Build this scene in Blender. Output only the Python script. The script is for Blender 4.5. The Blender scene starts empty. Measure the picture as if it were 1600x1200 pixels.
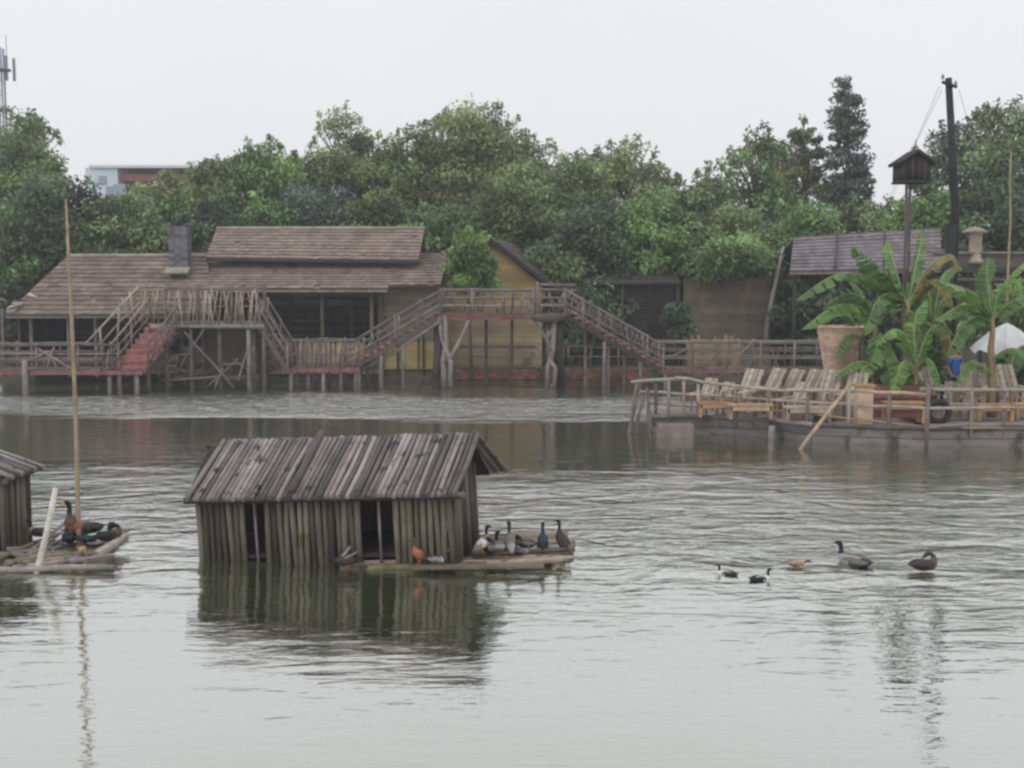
import bpy, bmesh, math, random
import numpy as np
from mathutils import Vector, Matrix

# ------------------------------------------------------------------ camera, sky, sun, exposure
SC = bpy.context.scene
COL = SC.collection
F = 1716.0; H = 3.6; YH = 453.0
PITCH = math.atan((600 - YH) / F)
cam_d = bpy.data.cameras.new('camera'); cam = bpy.data.objects.new('camera', cam_d); COL.objects.link(cam)
cam_d.sensor_width = 36.0; cam_d.lens = 36.0 * F / 1600.0
cam_d.clip_start = 0.1; cam_d.clip_end = 3000
cam.location = (0, 0, H); cam.rotation_euler = (math.pi / 2 - PITCH, 0, 0)
SC.camera = cam
SC.view_settings.view_transform = 'Standard'; SC.view_settings.look = 'None'
SC.view_settings.exposure = 0.0; SC.view_settings.gamma = 1.0
SC.cycles.filter_width = 2.6
SC.cycles.max_bounces = 6; SC.cycles.diffuse_bounces = 3; SC.cycles.glossy_bounces = 3
SC.cycles.transmission_bounces = 3; SC.cycles.volume_bounces = 1; SC.cycles.transparent_max_bounces = 6

SUN_EL, SUN_AZ = 52.0, 215.0      # high soft sun behind the cloud, over the camera's left shoulder
world = bpy.data.worlds.new('World'); SC.world = world; world.use_nodes = True
wt = world.node_tree; wn = wt.nodes; wl = wt.links
for n in list(wn): wn.remove(n)
out = wn.new('ShaderNodeOutputWorld'); bg = wn.new('ShaderNodeBackground')
sky = wn.new('ShaderNodeTexSky'); sky.sky_type = 'NISHITA'; sky.sun_disc = False
sky.sun_elevation = math.radians(SUN_EL); sky.sun_rotation = math.radians(SUN_AZ)
sky.dust_density = 4.0
hs = wn.new('ShaderNodeHueSaturation'); hs.inputs['Saturation'].default_value = 0.12
wl.new(sky.outputs[0], hs.inputs['Color'])
tc = wn.new('ShaderNodeTexCoord'); sx = wn.new('ShaderNodeSeparateXYZ'); wl.new(tc.outputs['Generated'], sx.inputs[0])
ramp = wn.new('ShaderNodeValToRGB')
ramp.color_ramp.elements[0].position = 0.0; ramp.color_ramp.elements[0].color = (8.3, 8.35, 8.5, 1)
ramp.color_ramp.elements[1].position = 0.75; ramp.color_ramp.elements[1].color = (11.8, 11.9, 12.3, 1)
e = ramp.color_ramp.elements.new(0.3); e.color = (8.35, 8.4, 8.75, 1)
wl.new(sx.outputs['Z'], ramp.inputs[0])
ns = wn.new('ShaderNodeTexNoise'); ns.inputs['Scale'].default_value = 2.2; ns.inputs['Detail'].default_value = 3
mr = wn.new('ShaderNodeMapRange'); mr.inputs[3].default_value = 0.955; mr.inputs[4].default_value = 1.045
wl.new(tc.outputs['Generated'], ns.inputs['Vector']); wl.new(ns.outputs[0], mr.inputs[0])
cl = wn.new('ShaderNodeMix'); cl.data_type = 'RGBA'; cl.blend_type = 'MULTIPLY'; cl.inputs[0].default_value = 1
wl.new(ramp.outputs[0], cl.inputs[6]); wl.new(mr.outputs[0], cl.inputs[7])
mx = wn.new('ShaderNodeMix'); mx.data_type = 'RGBA'; mx.inputs[0].default_value = 0.93   # cloud cover over the clear sky
wl.new(hs.outputs[0], mx.inputs[6]); wl.new(cl.outputs[2], mx.inputs[7])
wl.new(mx.outputs[2], bg.inputs[0]); bg.inputs[1].default_value = 0.109
wl.new(bg.outputs[0], out.inputs[0])
sun_d = bpy.data.lights.new('sun', 'SUN'); sun_d.energy = 0.6; sun_d.angle = math.radians(35); sun_d.color = (1, 0.97, 0.92)
sun = bpy.data.objects.new('sun', sun_d); COL.objects.link(sun)
_d = Vector((math.sin(math.radians(SUN_AZ)) * math.cos(math.radians(SUN_EL)), math.cos(math.radians(SUN_AZ)) * math.cos(math.radians(SUN_EL)), math.sin(math.radians(SUN_EL))))
sun.rotation_euler = _d.to_track_quat('Z', 'Y').to_euler()

R = random.Random(7)
def P(px, py, Y):
    """point at depth Y along the view line of photo pixel px, py"""
    fw = Vector((0, math.cos(PITCH), -math.sin(PITCH))); up = Vector((0, math.sin(PITCH), math.cos(PITCH)))
    d = Vector((1, 0, 0)) * (px - 800) + fw * F + up * (600 - py)
    return Vector((0, 0, H)) + d * (Y / d.y)
def PX(px, Y): return P(px, 600, Y).x
def G(px, py, z=0.0):
    """point at height z along the view line"""
    fw = Vector((0, math.cos(PITCH), -math.sin(PITCH))); up = Vector((0, math.sin(PITCH), math.cos(PITCH)))
    d = Vector((1, 0, 0)) * (px - 800) + fw * F + up * (600 - py)
    return Vector((0, 0, H)) + d * ((z - H) / d.z)
V = Vector

# ------------------------------------------------------------------ materials
MATS = {}
def mat(name, c, rough=0.85, var=0.35, scale=3.0, stretch=(1, 1, 1), bump=0.3, bscale=None, c2=None, tint=0.35, spec=0.25, trans=0.0, spots=None):
    m = bpy.data.materials.new(name); m.use_nodes = True; t = m.node_tree; n = t.nodes; l = t.links
    b = n['Principled BSDF']; b.inputs['Roughness'].default_value = rough; b.inputs['Specular IOR Level'].default_value = spec
    tc = n.new('ShaderNodeTexCoord'); mp = n.new('ShaderNodeMapping'); mp.inputs['Scale'].default_value = stretch
    l.new(tc.outputs['Object'], mp.inputs[0])
    nz = n.new('ShaderNodeTexNoise'); nz.inputs['Scale'].default_value = scale; nz.inputs['Detail'].default_value = 6; nz.inputs['Roughness'].default_value = 0.65
    l.new(mp.outputs[0], nz.inputs['Vector'])
    mix = n.new('ShaderNodeMix'); mix.data_type = 'RGBA'
    c2 = c2 or tuple(x * (1 - var) for x in c)
    hi = tuple(min(0.9, x * (1 + var)) for x in c)
    mix.inputs[6].default_value = (*c2, 1); mix.inputs[7].default_value = (*hi, 1)
    mr = n.new('ShaderNodeMapRange'); mr.inputs[1].default_value = 0.3; mr.inputs[2].default_value = 0.7
    l.new(nz.outputs[0], mr.inputs[0]); l.new(mr.outputs[0], mix.inputs[0])
    at = n.new('ShaderNodeAttribute'); at.attribute_name = 'tint'
    mt = n.new('ShaderNodeMapRange'); mt.inputs[3].default_value = 1 - tint; mt.inputs[4].default_value = 1 + tint
    l.new(at.outputs['Fac'], mt.inputs[0])
    mu = n.new('ShaderNodeMix'); mu.data_type = 'RGBA'; mu.blend_type = 'MULTIPLY'; mu.inputs[0].default_value = 1
    l.new(mix.outputs[2], mu.inputs[6]); l.new(mt.outputs[0], mu.inputs[7])
    last = mu.outputs[2]
    if spots:
        n2 = n.new('ShaderNodeTexNoise'); n2.inputs['Scale'].default_value = spots[1]; n2.inputs['Detail'].default_value = 8
        l.new(tc.outputs['Object'], n2.inputs['Vector'])
        r2 = n.new('ShaderNodeMapRange'); r2.inputs[1].default_value = spots[2]; r2.inputs[2].default_value = spots[2] + 0.1
        l.new(n2.outputs[0], r2.inputs[0])
        m2 = n.new('ShaderNodeMix'); m2.data_type = 'RGBA'; m2.inputs[7].default_value = (*spots[0], 1)
        l.new(r2.outputs[0], m2.inputs[0]); l.new(last, m2.inputs[6]); last = m2.outputs[2]
    l.new(last, b.inputs['Base Color'])
    if bump:
        nb = n.new('ShaderNodeTexNoise'); nb.inputs['Scale'].default_value = bscale or scale * 5; nb.inputs['Detail'].default_value = 5
        l.new(mp.outputs[0], nb.inputs['Vector'])
        bp = n.new('ShaderNodeBump'); bp.inputs['Strength'].default_value = bump; bp.inputs['Distance'].default_value = 0.03
        l.new(nb.outputs[0], bp.inputs['Height']); l.new(bp.outputs[0], b.inputs['Normal'])
    if trans:
        tr = n.new('ShaderNodeBsdfTranslucent'); ms = n.new('ShaderNodeMixShader'); ms.inputs[0].default_value = trans
        l.new(last, tr.inputs[0]); l.new(b.outputs[0], ms.inputs[1]); l.new(tr.outputs[0], ms.inputs[2])
        l.new(ms.outputs[0], n['Material Output'].inputs[0])
    MATS[name] = m
    return m
M = MATS
mat('grey_wood', (0.19, 0.165, 0.155), scale=2.5, var=0.4, tint=0.45, spots=((0.07, 0.06, 0.055), 4.0, 0.6))
mat('rail_wood', (0.175, 0.142, 0.132), scale=2.5, var=0.4, tint=0.45)
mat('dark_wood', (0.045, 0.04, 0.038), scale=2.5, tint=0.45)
mat('mid_wood', (0.11, 0.09, 0.08), scale=2.5, tint=0.5)
mat('pale_wood', (0.28, 0.235, 0.205), scale=3, tint=0.4)
mat('bleached_wood', (0.52, 0.49, 0.42), scale=3, tint=0.15)
mat('bamboo_tan', (0.33, 0.25, 0.165), scale=4, tint=0.3, rough=0.6)
mat('bamboo_olive', (0.17, 0.15, 0.085), scale=4, tint=0.5, rough=0.65, spots=((0.06, 0.055, 0.04), 5.0, 0.58))
mat('hut_wall', (0.115, 0.104, 0.08), scale=3, stretch=(6, 6, 0.8), tint=0.65, rough=0.75, spots=((0.10, 0.105, 0.05), 2.2, 0.58))
mat('hut_roof', (0.20, 0.175, 0.165), scale=3, tint=0.6, rough=0.75, spots=((0.055, 0.05, 0.05), 6.0, 0.58))
mat('red_board', (0.225, 0.10, 0.098), scale=3, var=0.45, tint=0.35, spots=((0.16, 0.12, 0.11), 2.5, 0.56))
mat('red_steps', (0.27, 0.115, 0.11), scale=3, var=0.35, tint=0.3)
mat('tile', (0.178, 0.138, 0.116), scale=0.9, var=0.3, tint=0.3, spots=((0.10, 0.085, 0.07), 1.4, 0.6))
mat('tile_pale', (0.205, 0.16, 0.134), scale=1.1, var=0.28, tint=0.28, spots=((0.13, 0.10, 0.09), 2.0, 0.62))
mat('tile_grey', (0.17, 0.155, 0.165), scale=1.2, var=0.3, tint=0.3, spots=((0.24, 0.17, 0.16), 1.1, 0.6))
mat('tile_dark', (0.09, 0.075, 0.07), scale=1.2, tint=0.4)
mat('yellow_wall', (0.36, 0.275, 0.12), scale=0.8, var=0.25, tint=0.15, stretch=(0.4, 1, 2.5), spots=((0.25, 0.2, 0.11), 1.2, 0.58))
mat('tan_wall', (0.20, 0.17, 0.125), scale=0.9, var=0.3, tint=0.15, spots=((0.30, 0.22, 0.11), 0.7, 0.58))
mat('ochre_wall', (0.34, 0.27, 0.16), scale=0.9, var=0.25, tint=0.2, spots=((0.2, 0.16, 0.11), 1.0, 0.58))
mat('grey_wall', (0.10, 0.09, 0.075), scale=0.9, var=0.3, tint=0.15)
mat('brick_grey', (0.13, 0.125, 0.14), scale=2.5, tint=0.4)
mat('brick_red', (0.24, 0.12, 0.10), scale=2.5, tint=0.4)
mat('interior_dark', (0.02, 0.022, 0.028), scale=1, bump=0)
mat('ridge', (0.30, 0.27, 0.23), scale=2, tint=0.2)
mat('bark', (0.14, 0.115, 0.09), scale=2, stretch=(3, 3, 0.6), bump=0.6)
mat('bark_pale', (0.30, 0.27, 0.24), scale=2, stretch=(3, 3, 0.6), bump=0.5)
LEAF = dict(rough=0.5, scale=0.6, bump=0, tint=0.72, spec=0.45, trans=0.28)
mat('leaf_mid', (0.238, 0.313, 0.123), c2=(0.082, 0.128, 0.063), **LEAF)
mat('leaf_green', (0.218, 0.339, 0.111), c2=(0.080, 0.147, 0.063), **LEAF)
mat('leaf_bright', (0.17, 0.26, 0.06), c2=(0.09, 0.16, 0.05), **LEAF)
mat('leaf_olive', (0.307, 0.345, 0.144), c2=(0.126, 0.160, 0.082), **LEAF)
mat('leaf_dark', (0.129, 0.188, 0.087), c2=(0.046, 0.078, 0.053), **LEAF)
mat('leaf_blue', (0.122, 0.162, 0.122), c2=(0.074, 0.108, 0.086), **LEAF)
mat('banana_leaf', (0.10, 0.185, 0.05), c2=(0.05, 0.10, 0.032), rough=0.4, scale=2.5, bump=0.2, tint=0.3, spec=0.4, trans=0.3)
mat('banana_young', (0.155, 0.28, 0.065), c2=(0.075, 0.16, 0.038), rough=0.4, scale=2.5, bump=0.2, tint=0.3, spec=0.4, trans=0.3)
mat('banana_dry', (0.20, 0.15, 0.06), c2=(0.09, 0.10, 0.035), rough=0.7, scale=2.5, bump=0.2, tint=0.3, trans=0.2)
mat('banana_stem', (0.30, 0.22, 0.13), c2=(0.16, 0.12, 0.07), scale=3, stretch=(3, 3, 0.7))
mat('midrib', (0.24, 0.30, 0.12), scale=3, bump=0)
mat('earth', (0.075, 0.066, 0.045), scale=0.6, bump=0.5, c2=(0.04, 0.045, 0.025))
mat('basket', (0.56, 0.40, 0.30), scale=3, var=0.2, tint=0.2, spots=((0.38, 0.26, 0.20), 2.0, 0.6))
mat('raft_wood', (0.22, 0.18, 0.14), scale=4, tint=0.5, rough=0.7, spots=((0.09, 0.085, 0.06), 4.0, 0.58))
mat('terracotta', (0.20, 0.085, 0.06), scale=3, tint=0.2)
mat('orange_wood', (0.42, 0.245, 0.125), scale=3, tint=0.3)
mat('chair_wood', (0.36, 0.31, 0.25), scale=3, tint=0.3, spots=((0.2, 0.16, 0.13), 3.0, 0.6))
mat('seat_wood', (0.33, 0.205, 0.12), scale=3, tint=0.4)
mat('deck_wood', (0.20, 0.18, 0.17), scale=2, tint=0.4)
mat('hull', (0.15, 0.135, 0.13), scale=1.5, stretch=(0.5, 1, 3), tint=0.3, spots=((0.06, 0.065, 0.04), 2.0, 0.55))
mat('rubber', (0.025, 0.025, 0.027), rough=0.7, tint=0.1)
mat('white_cloth', (0.74, 0.74, 0.76), scale=2, var=0.08, tint=0.05, trans=0.2)
mat('concrete', (0.32, 0.27, 0.21), scale=2, tint=0.15)
mat('pole_black', (0.028, 0.028, 0.032), scale=2, tint=0.2)
mat('far_white', (0.62, 0.68, 0.74), scale=0.3, var=0.06, tint=0.05, bump=0)
mat('far_blue', (0.30, 0.36, 0.46), scale=0.3, var=0.1, tint=0.05, bump=0)
mat('far_red', (0.32, 0.13, 0.11), scale=0.3, var=0.1, tint=0.05, bump=0)
mat('steel', (0.20, 0.19, 0.25), rough=0.6, scale=1, tint=0.05, bump=0)
for nm, c in (('feather_black', (0.018, 0.019, 0.022)), ('feather_teal', (0.022, 0.04, 0.045)), ('feather_brown', (0.11, 0.065, 0.045)),
              ('feather_dark_brown', (0.05, 0.035, 0.032)), ('feather_grey', (0.27, 0.26, 0.26)), ('feather_mottled', (0.15, 0.13, 0.13)),
              ('feather_white', (0.62, 0.61, 0.58)), ('feather_rust', (0.30, 0.13, 0.08)), ('feather_tan', (0.33, 0.24, 0.18)), ('bill', (0.42, 0.28, 0.06)), ('bill_dark', (0.08, 0.075, 0.06)), ('duck_leg', (0.45, 0.17, 0.05))):
    mat(nm, c, rough=0.7, scale=18, var=0.3, bump=0.25, bscale=40, tint=0.12)
mat('skin', (0.34, 0.19, 0.13), rough=0.5, scale=6, var=0.08, tint=0, bump=0.05)
mat('blue_cloth', (0.03, 0.13, 0.42), scale=5, var=0.15, tint=0, bump=0.2)
mat('jeans', (0.10, 0.12, 0.19), scale=5, var=0.2, tint=0, bump=0.2)
mat('hair', (0.02, 0.016, 0.014), scale=9, tint=0, bump=0.3)
mat('shoe', (0.05, 0.05, 0.05), scale=9, tint=0, bump=0)

# ------------------------------------------------------------------ helpers
def wloc(o):
    v = Vector((0, 0, 0))
    while o is not None: v = v + o.location; o = o.parent
    return v
class MB:
    def __init__(s): s.v = []; s.f = []; s.t = []; s.m = []; s.sm = []
    def add(s, vs, fs, t=None, m=0, smooth=False):
        k = len(s.v); s.v += [tuple(v) for v in vs]
        t = R.random() if t is None else t
        for f in fs: s.f.append([i + k for i in f]); s.t.append(t); s.m.append(m); s.sm.append(smooth)
        return s
    def box(s, c, sz, ax=None, t=None, m=0):
        """box centred at c, full sizes sz, optional axes (three vectors)"""
        X, Y, Z = ax or (V((1, 0, 0)), V((0, 1, 0)), V((0, 0, 1)))
        c = V(c); vs = []
        for i in (-1, 1):
            for j in (-1, 1):
                for k in (-1, 1): vs.append(c + X * (i * sz[0] / 2) + Y * (j * sz[1] / 2) + Z * (k * sz[2] / 2))
        return s.add(vs, [(0, 1, 3, 2), (4, 6, 7, 5), (0, 4, 5, 1), (2, 3, 7, 6), (0, 2, 6, 4), (1, 5, 7, 3)], t, m)
    def bar(s, a, b, w, h, t=None, m=0, side=None):
        a, b = V(a), V(b); X = (b - a); L = X.length; X.normalize()
        Y = (side.copy() if side else V((0, 0, 1)).cross(X))
        if Y.length < 1e-4: Y = V((0, 1, 0))
        Y = (Y - X * Y.dot(X)).normalized(); Z = X.cross(Y)
        return s.box((a + b) / 2, (L, w, h), (X, Y, Z), t, m)
    def tube(s, pts, r, n=7, t=None, m=0, cap=True, squash=None):
        pts = [V(p) for p in pts]; N = len(pts)
        rs = r if isinstance(r, (list, tuple)) else [r] * N
        vs = []; X = None
        for i, p in enumerate(pts):
            T = (pts[min(i + 1, N - 1)] - pts[max(i - 1, 0)]).normalized()
            if X is None:
                ref = V((0, 0, 1)) if abs(T.z) < 0.9 else V((1, 0, 0))
                X = T.cross(ref).normalized()
            else:
                X = (X - T * X.dot(T)).normalized()
            B = T.cross(X)
            for k in range(n):
                a = 2 * math.pi * k / n
                vs.append(p + (X * math.cos(a) + B * math.sin(a)) * rs[i])
        fs = []
        for i in range(N - 1):
            for k in range(n):
                k2 = (k + 1) % n
                fs.append((i * n + k, i * n + k2, (i + 1) * n + k2, (i + 1) * n + k))
        s.add(vs, fs, t, m, True)
        if cap:
            tt = s.t[-1]; s.f.append([len(s.v) - N * n + k for k in range(n)][::-1]); s.t.append(tt); s.m.append(m); s.sm.append(False)
            s.f.append([len(s.v) - n + k for k in range(n)]); s.t.append(tt); s.m.append(m); s.sm.append(False)
        return s
    def lathe(s, c, prof, n=20, t=None, m=0):
        c = V(c); vs = []; fs = []
        for (r, z) in prof:
            for k in range(n):
                a = 2 * math.pi * k / n; vs.append(c + V((r * math.cos(a), r * math.sin(a), z)))
        for i in range(len(prof) - 1):
            for k in range(n):
                k2 = (k + 1) % n; fs.append((i * n + k, i * n + k2, (i + 1) * n + k2, (i + 1) * n + k))
        return s.add(vs, fs, t, m, True)
    def poly(s, pts, thick, nrm, t=None, m=0):
        """flat polygon extruded along -nrm by thick"""
        nrm = V(nrm).normalized(); n = len(pts); a = [V(p) for p in pts]; b = [p - nrm * thick for p in a]
        fs = [tuple(range(n)), tuple(range(2 * n - 1, n - 1, -1))] + [(i, i + n, (i + 1) % n + n, (i + 1) % n) for i in range(n)]
        return s.add(a + b, fs, t, m)
    def build(s, name, mats, parent=None, origin=None):
        me = bpy.data.meshes.new(name)
        org = V(origin) if origin is not None else (wloc(parent) if parent is not None else V((0, 0, 0)))
        me.from_pydata([(x - org.x, y - org.y, z - org.z) for x, y, z in s.v], [], s.f)
        mats = mats if isinstance(mats, (list, tuple)) else [mats]
        for mm in mats: me.materials.append(M[mm] if isinstance(mm, str) else mm)
        at = me.attributes.new('tint', 'FLOAT', 'FACE'); at.data.foreach_set('value', s.t)
        me.polygons.foreach_set('material_index', s.m); me.polygons.foreach_set('use_smooth', s.sm)
        me.update()
        o = bpy.data.objects.new(name, me); COL.objects.link(o)
        if parent is not None: o.parent = parent
        else: o.location = org
        return o
def tag(o, label, cat, group=None):
    o['label'] = label; o['category'] = cat
    if group: o['group'] = group
    return o
def thing(name, loc, label, cat, group=None, rot=(0, 0, 0)):
    o = bpy.data.objects.new(name, None); COL.objects.link(o); o.location = loc; o.rotation_euler = rot; o.empty_display_size = 0.3
    return tag(o, label, cat, group)
def struct(o): o['kind'] = 'structure'; return o
def copy_tree(o, parent=None):
    c = o.copy(); COL.objects.link(c); c.parent = parent
    for ch in list(o.children): copy_tree(ch, c)
    return c
def j(a): return R.uniform(-a, a)
def wob(a, b, n=4, amp=0.03):
    """slightly crooked line from a to b"""
    a, b = V(a), V(b)
    return [a.lerp(b, i / n) + (V((j(amp), j(amp), j(amp))) if 0 < i < n else V((0, 0, 0))) for i in range(n + 1)]

# ------------------------------------------------------------------ water and land
BANK = 44.6
g = MB()
def gz(x, y):
    return 0.35 + 0.0 * x
nx, ny = 60, 10
ys = [BANK - 0.6, BANK, BANK + 3, 55, 70, 100, 160, 260, 500, 1200]
xs = [-900 + 1800 * i / nx for i in range(nx + 1)]
gv = []
for jy, y in enumerate(ys):
    for x in xs:
        z = (-0.6 if jy == 0 else 0.32 + (0.12 * math.sin(x * 0.37) + 0.1 * math.sin(x * 1.1 + jy)) * (1 if jy < 4 else 3))
        gv.append((x, y, z))
gf = []
for a in range(len(ys) - 1):
    for b in range(nx):
        q = a * (nx + 1) + b; gf.append((q, q + 1, q + nx + 2, q + nx + 1))
g.add(gv, gf, 0.5)
struct(g.build('ground', 'earth'))

def water_material():
    m = bpy.data.materials.new('water'); m.use_nodes = True; t = m.node_tree; n = t.nodes; l = t.links
    for x in list(n): n.remove(x)
    o = n.new('ShaderNodeOutputMaterial'); df = n.new('ShaderNodeBsdfDiffuse'); gl = n.new('ShaderNodeBsdfGlossy'); ms = n.new('ShaderNodeMixShader')
    df.inputs[0].default_value = (0.065, 0.078, 0.042, 1); gl.inputs['Roughness'].default_value = 0.02; gl.inputs[0].default_value = (0.93, 0.935, 0.91, 1)
    tc = n.new('ShaderNodeTexCoord')
    def noise(scale, st, detail=2, rough=0.5, dist=0.0, rot=0.0):
        mp = n.new('ShaderNodeMapping'); mp.inputs['Scale'].default_value = st; mp.inputs['Rotation'].default_value = (0, 0, rot)
        l.new(tc.outputs['Object'], mp.inputs[0])
        z = n.new('ShaderNodeTexNoise'); z.inputs['Scale'].default_value = scale; z.inputs['Detail'].default_value = detail
        z.inputs['Roughness'].default_value = rough; z.inputs['Distortion'].default_value = dist
        l.new(mp.outputs[0], z.inputs['Vector']); return z.outputs[0]
    def mul(a, b):
        x = n.new('ShaderNodeMath'); x.operation = 'MULTIPLY'
        for i, q in enumerate((a, b)):
            if isinstance(q, (int, float)): x.inputs[i].default_value = q
            else: l.new(q, x.inputs[i])
        return x.outputs[0]
    def add(a, b):
        x = n.new('ShaderNodeMath'); x.operation = 'ADD'
        for i, q in enumerate((a, b)):
            if isinstance(q, (int, float)): x.inputs[i].default_value = q
            else: l.new(q, x.inputs[i])
        return x.outputs[0]
    # wind patches: ripple strength along the lake (position y of the place, metres), edges broken up by noise
    sp = n.new('ShaderNodeSeparateXYZ'); l.new(tc.outputs['Object'], sp.inputs[0])
    patch = noise(0.16, (0.5, 1.3, 1), 3)
    wy = add(sp.outputs['Y'], mul(add(patch, -0.5), 10.0))
    dv = mul(wy, 1 / 50.0)
    rp = n.new('ShaderNodeValToRGB'); cr = rp.color_ramp; cr.interpolation = 'EASE'
    stops = [(0.0, .01), (8.0, .012), (10.5, .05), (12.2, .06), (13.8, .20), (15.6, .66), (18.6, .70), (21.0, .26), (23.5, .06), (30.0, .10), (33.2, .85), (36.5, .95), (38.6, .6), (40.6, .10), (45, .05)]
    cr.elements[0].position = 0; cr.elements[0].color = (.01,) * 3 + (1,)
    cr.elements[1].position = 0.9; cr.elements[1].color = (.05,) * 3 + (1,)
    for (d, v) in stops[1:-1]:
        e = cr.elements.new(d / 50.0); e.color = (v, v, v, 1)
    l.new(dv, rp.inputs[0])
    amp = rp.outputs[0]
    n1 = noise(1.0, (0.9, 3.4, 1), 3, 0.55, 0.9, 0.04)      # long low swells
    n2 = noise(1.0, (5.5, 11.0, 1), 3, 0.6, 1.0, -0.12)    # ripples
    n3 = noise(1.0, (14.0, 30.0, 1), 2, 0.5, 0.3, 0.2)     # wavelets
    n6 = noise(1.0, (1.1, 1.9, 1), 2, 0.5, 0.8, -0.05)
    hgt = add(add(add(mul(n1, 0.13), mul(n6, 0.36)), mul(n2, 0.045)), mul(n3, 0.008))
    n4 = noise(1.0, (2.2, 2.0, 1), 4, 0.7, 0.6)
    # sub-ripples too fine to draw one by one in the windy patch are roughness
    rr2 = n.new('ShaderNodeMapRange'); rr2.inputs[1].default_value = .45; rr2.inputs[2].default_value = 1.0; rr2.inputs[3].default_value = .015; rr2.inputs[4].default_value = .30
    l.new(amp, rr2.inputs[0]); r4 = n.new('ShaderNodeMapRange'); r4.inputs[1].default_value = .40; r4.inputs[2].default_value = .64; r4.inputs[3].default_value = .25; r4.inputs[4].default_value = 1.2
    l.new(n4, r4.inputs[0]); l.new(mul(rr2.outputs[0], r4.outputs[0]), gl.inputs['Roughness'])
    hgt = mul(hgt, amp)
    n5 = noise(1.0, (0.9, 5.5, 1), 2, 0.5, 0.3, -0.05)
    base = add(mul(n2, 0.0012), add(mul(n1, 0.009), mul(n5, 0.008)))
    bp = n.new('ShaderNodeBump'); bp.inputs['Strength'].default_value = 1.0; bp.inputs['Distance'].default_value = WAVE
    l.new(add(hgt, base), bp.inputs['Height'])
    for q in (df, gl): l.new(bp.outputs[0], q.inputs['Normal'])
    lw = n.new('ShaderNodeLayerWeight'); lw.inputs['Blend'].default_value = 0.5
    l.new(bp.outputs[0], lw.inputs['Normal'])
    fr = n.new('ShaderNodeValToRGB'); fr.color_ramp.elements[0].position = 0.0; fr.color_ramp.elements[0].color = (.08,) * 3 + (1,)
    fr.color_ramp.elements[1].position = 1.0; fr.color_ramp.elements[1].color = (.96,) * 3 + (1,)
    for (p, v) in ((.5, .42), (.66, .70), (.83, .80), (.93, .88)):
        e = fr.color_ramp.elements.new(p); e.color = (v, v, v, 1)
    l.new(lw.outputs['Facing'], fr.inputs[0]); l.new(fr.outputs[0], ms.inputs[0])
    l.new(df.outputs[0], ms.inputs[1]); l.new(gl.outputs[0], ms.inputs[2]); l.new(ms.outputs[0], o.inputs[0])
    return m
WAVE = 0.55
M['water'] = water_material()
w = MB(); w.add([(-900, -80, 0), (900, -80, 0), (900, BANK + 0.2, 0), (-900, BANK + 0.2, 0)], [(0, 1, 2, 3)], 0.5)
struct(w.build('water', 'water'))

# ------------------------------------------------------------------ trees
def leaf_mesh(name, centres, radii, counts, size, droop, mt, seed, parent, elong=1.9):
    rg = np.random.default_rng(seed)
    C = np.repeat(np.array(centres), counts, axis=0); Rr = np.repeat(np.array(radii), counts, axis=0)
    n = len(C)
    d = rg.normal(size=(n, 3)); d /= np.linalg.norm(d, axis=1)[:, None]
    rad = rg.random(n) ** 0.45
    pos = C + d * rad[:, None] * Rr
    # leaf axis: outward and down
    ax = d * 0.7 + rg.normal(size=(n, 3)) * 0.55; ax[:, 2] -= droop
    ax /= np.linalg.norm(ax, axis=1)[:, None]
    up = rg.normal(size=(n, 3)) * 0.7 + np.array([0, -0.25, 0.9])
    sd = np.cross(ax, up); sd /= np.linalg.norm(sd, axis=1)[:, None] + 1e-6
    s = size * rg.uniform(0.6, 1.3, n)
    a = pos - ax * (s * 0.5)[:, None]; b = pos + ax * (s * 0.5)[:, None]
    wv = sd * (s * 0.5 / elong)[:, None]
    mid = pos - ax * (s * 0.08)[:, None]
    vs = np.stack([a, mid + wv, b, mid - wv], axis=1).reshape(-1, 3)
    org = np.array(wloc(parent)); vs = vs - org
    me = bpy.data.meshes.new(name)
    me.vertices.add(4 * n); me.vertices.foreach_set('co', vs.astype(np.float32).ravel())
    me.loops.add(4 * n); me.loops.foreach_set('vertex_index', np.arange(4 * n, dtype=np.int32))
    me.polygons.add(n); me.polygons.foreach_set('loop_start', np.arange(0, 4 * n, 4, dtype=np.int32))
    me.polygons.foreach_set('loop_total', np.full(n, 4, dtype=np.int32))
    me.materials.append(M[mt])
    clump_t = np.repeat(rg.random(len(centres)), counts)
    at = me.attributes.new('tint', 'FLOAT', 'FACE'); at.data.foreach_set('value', (np.clip(0.6 * clump_t + 0.4 * rg.random(n), 0, 1) ** 1.3).astype(np.float32))
    me.update(calc_edges=True); me.validate()
    o = bpy.data.objects.new(name, me); COL.objects.link(o); o.parent = parent
    return o
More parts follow.
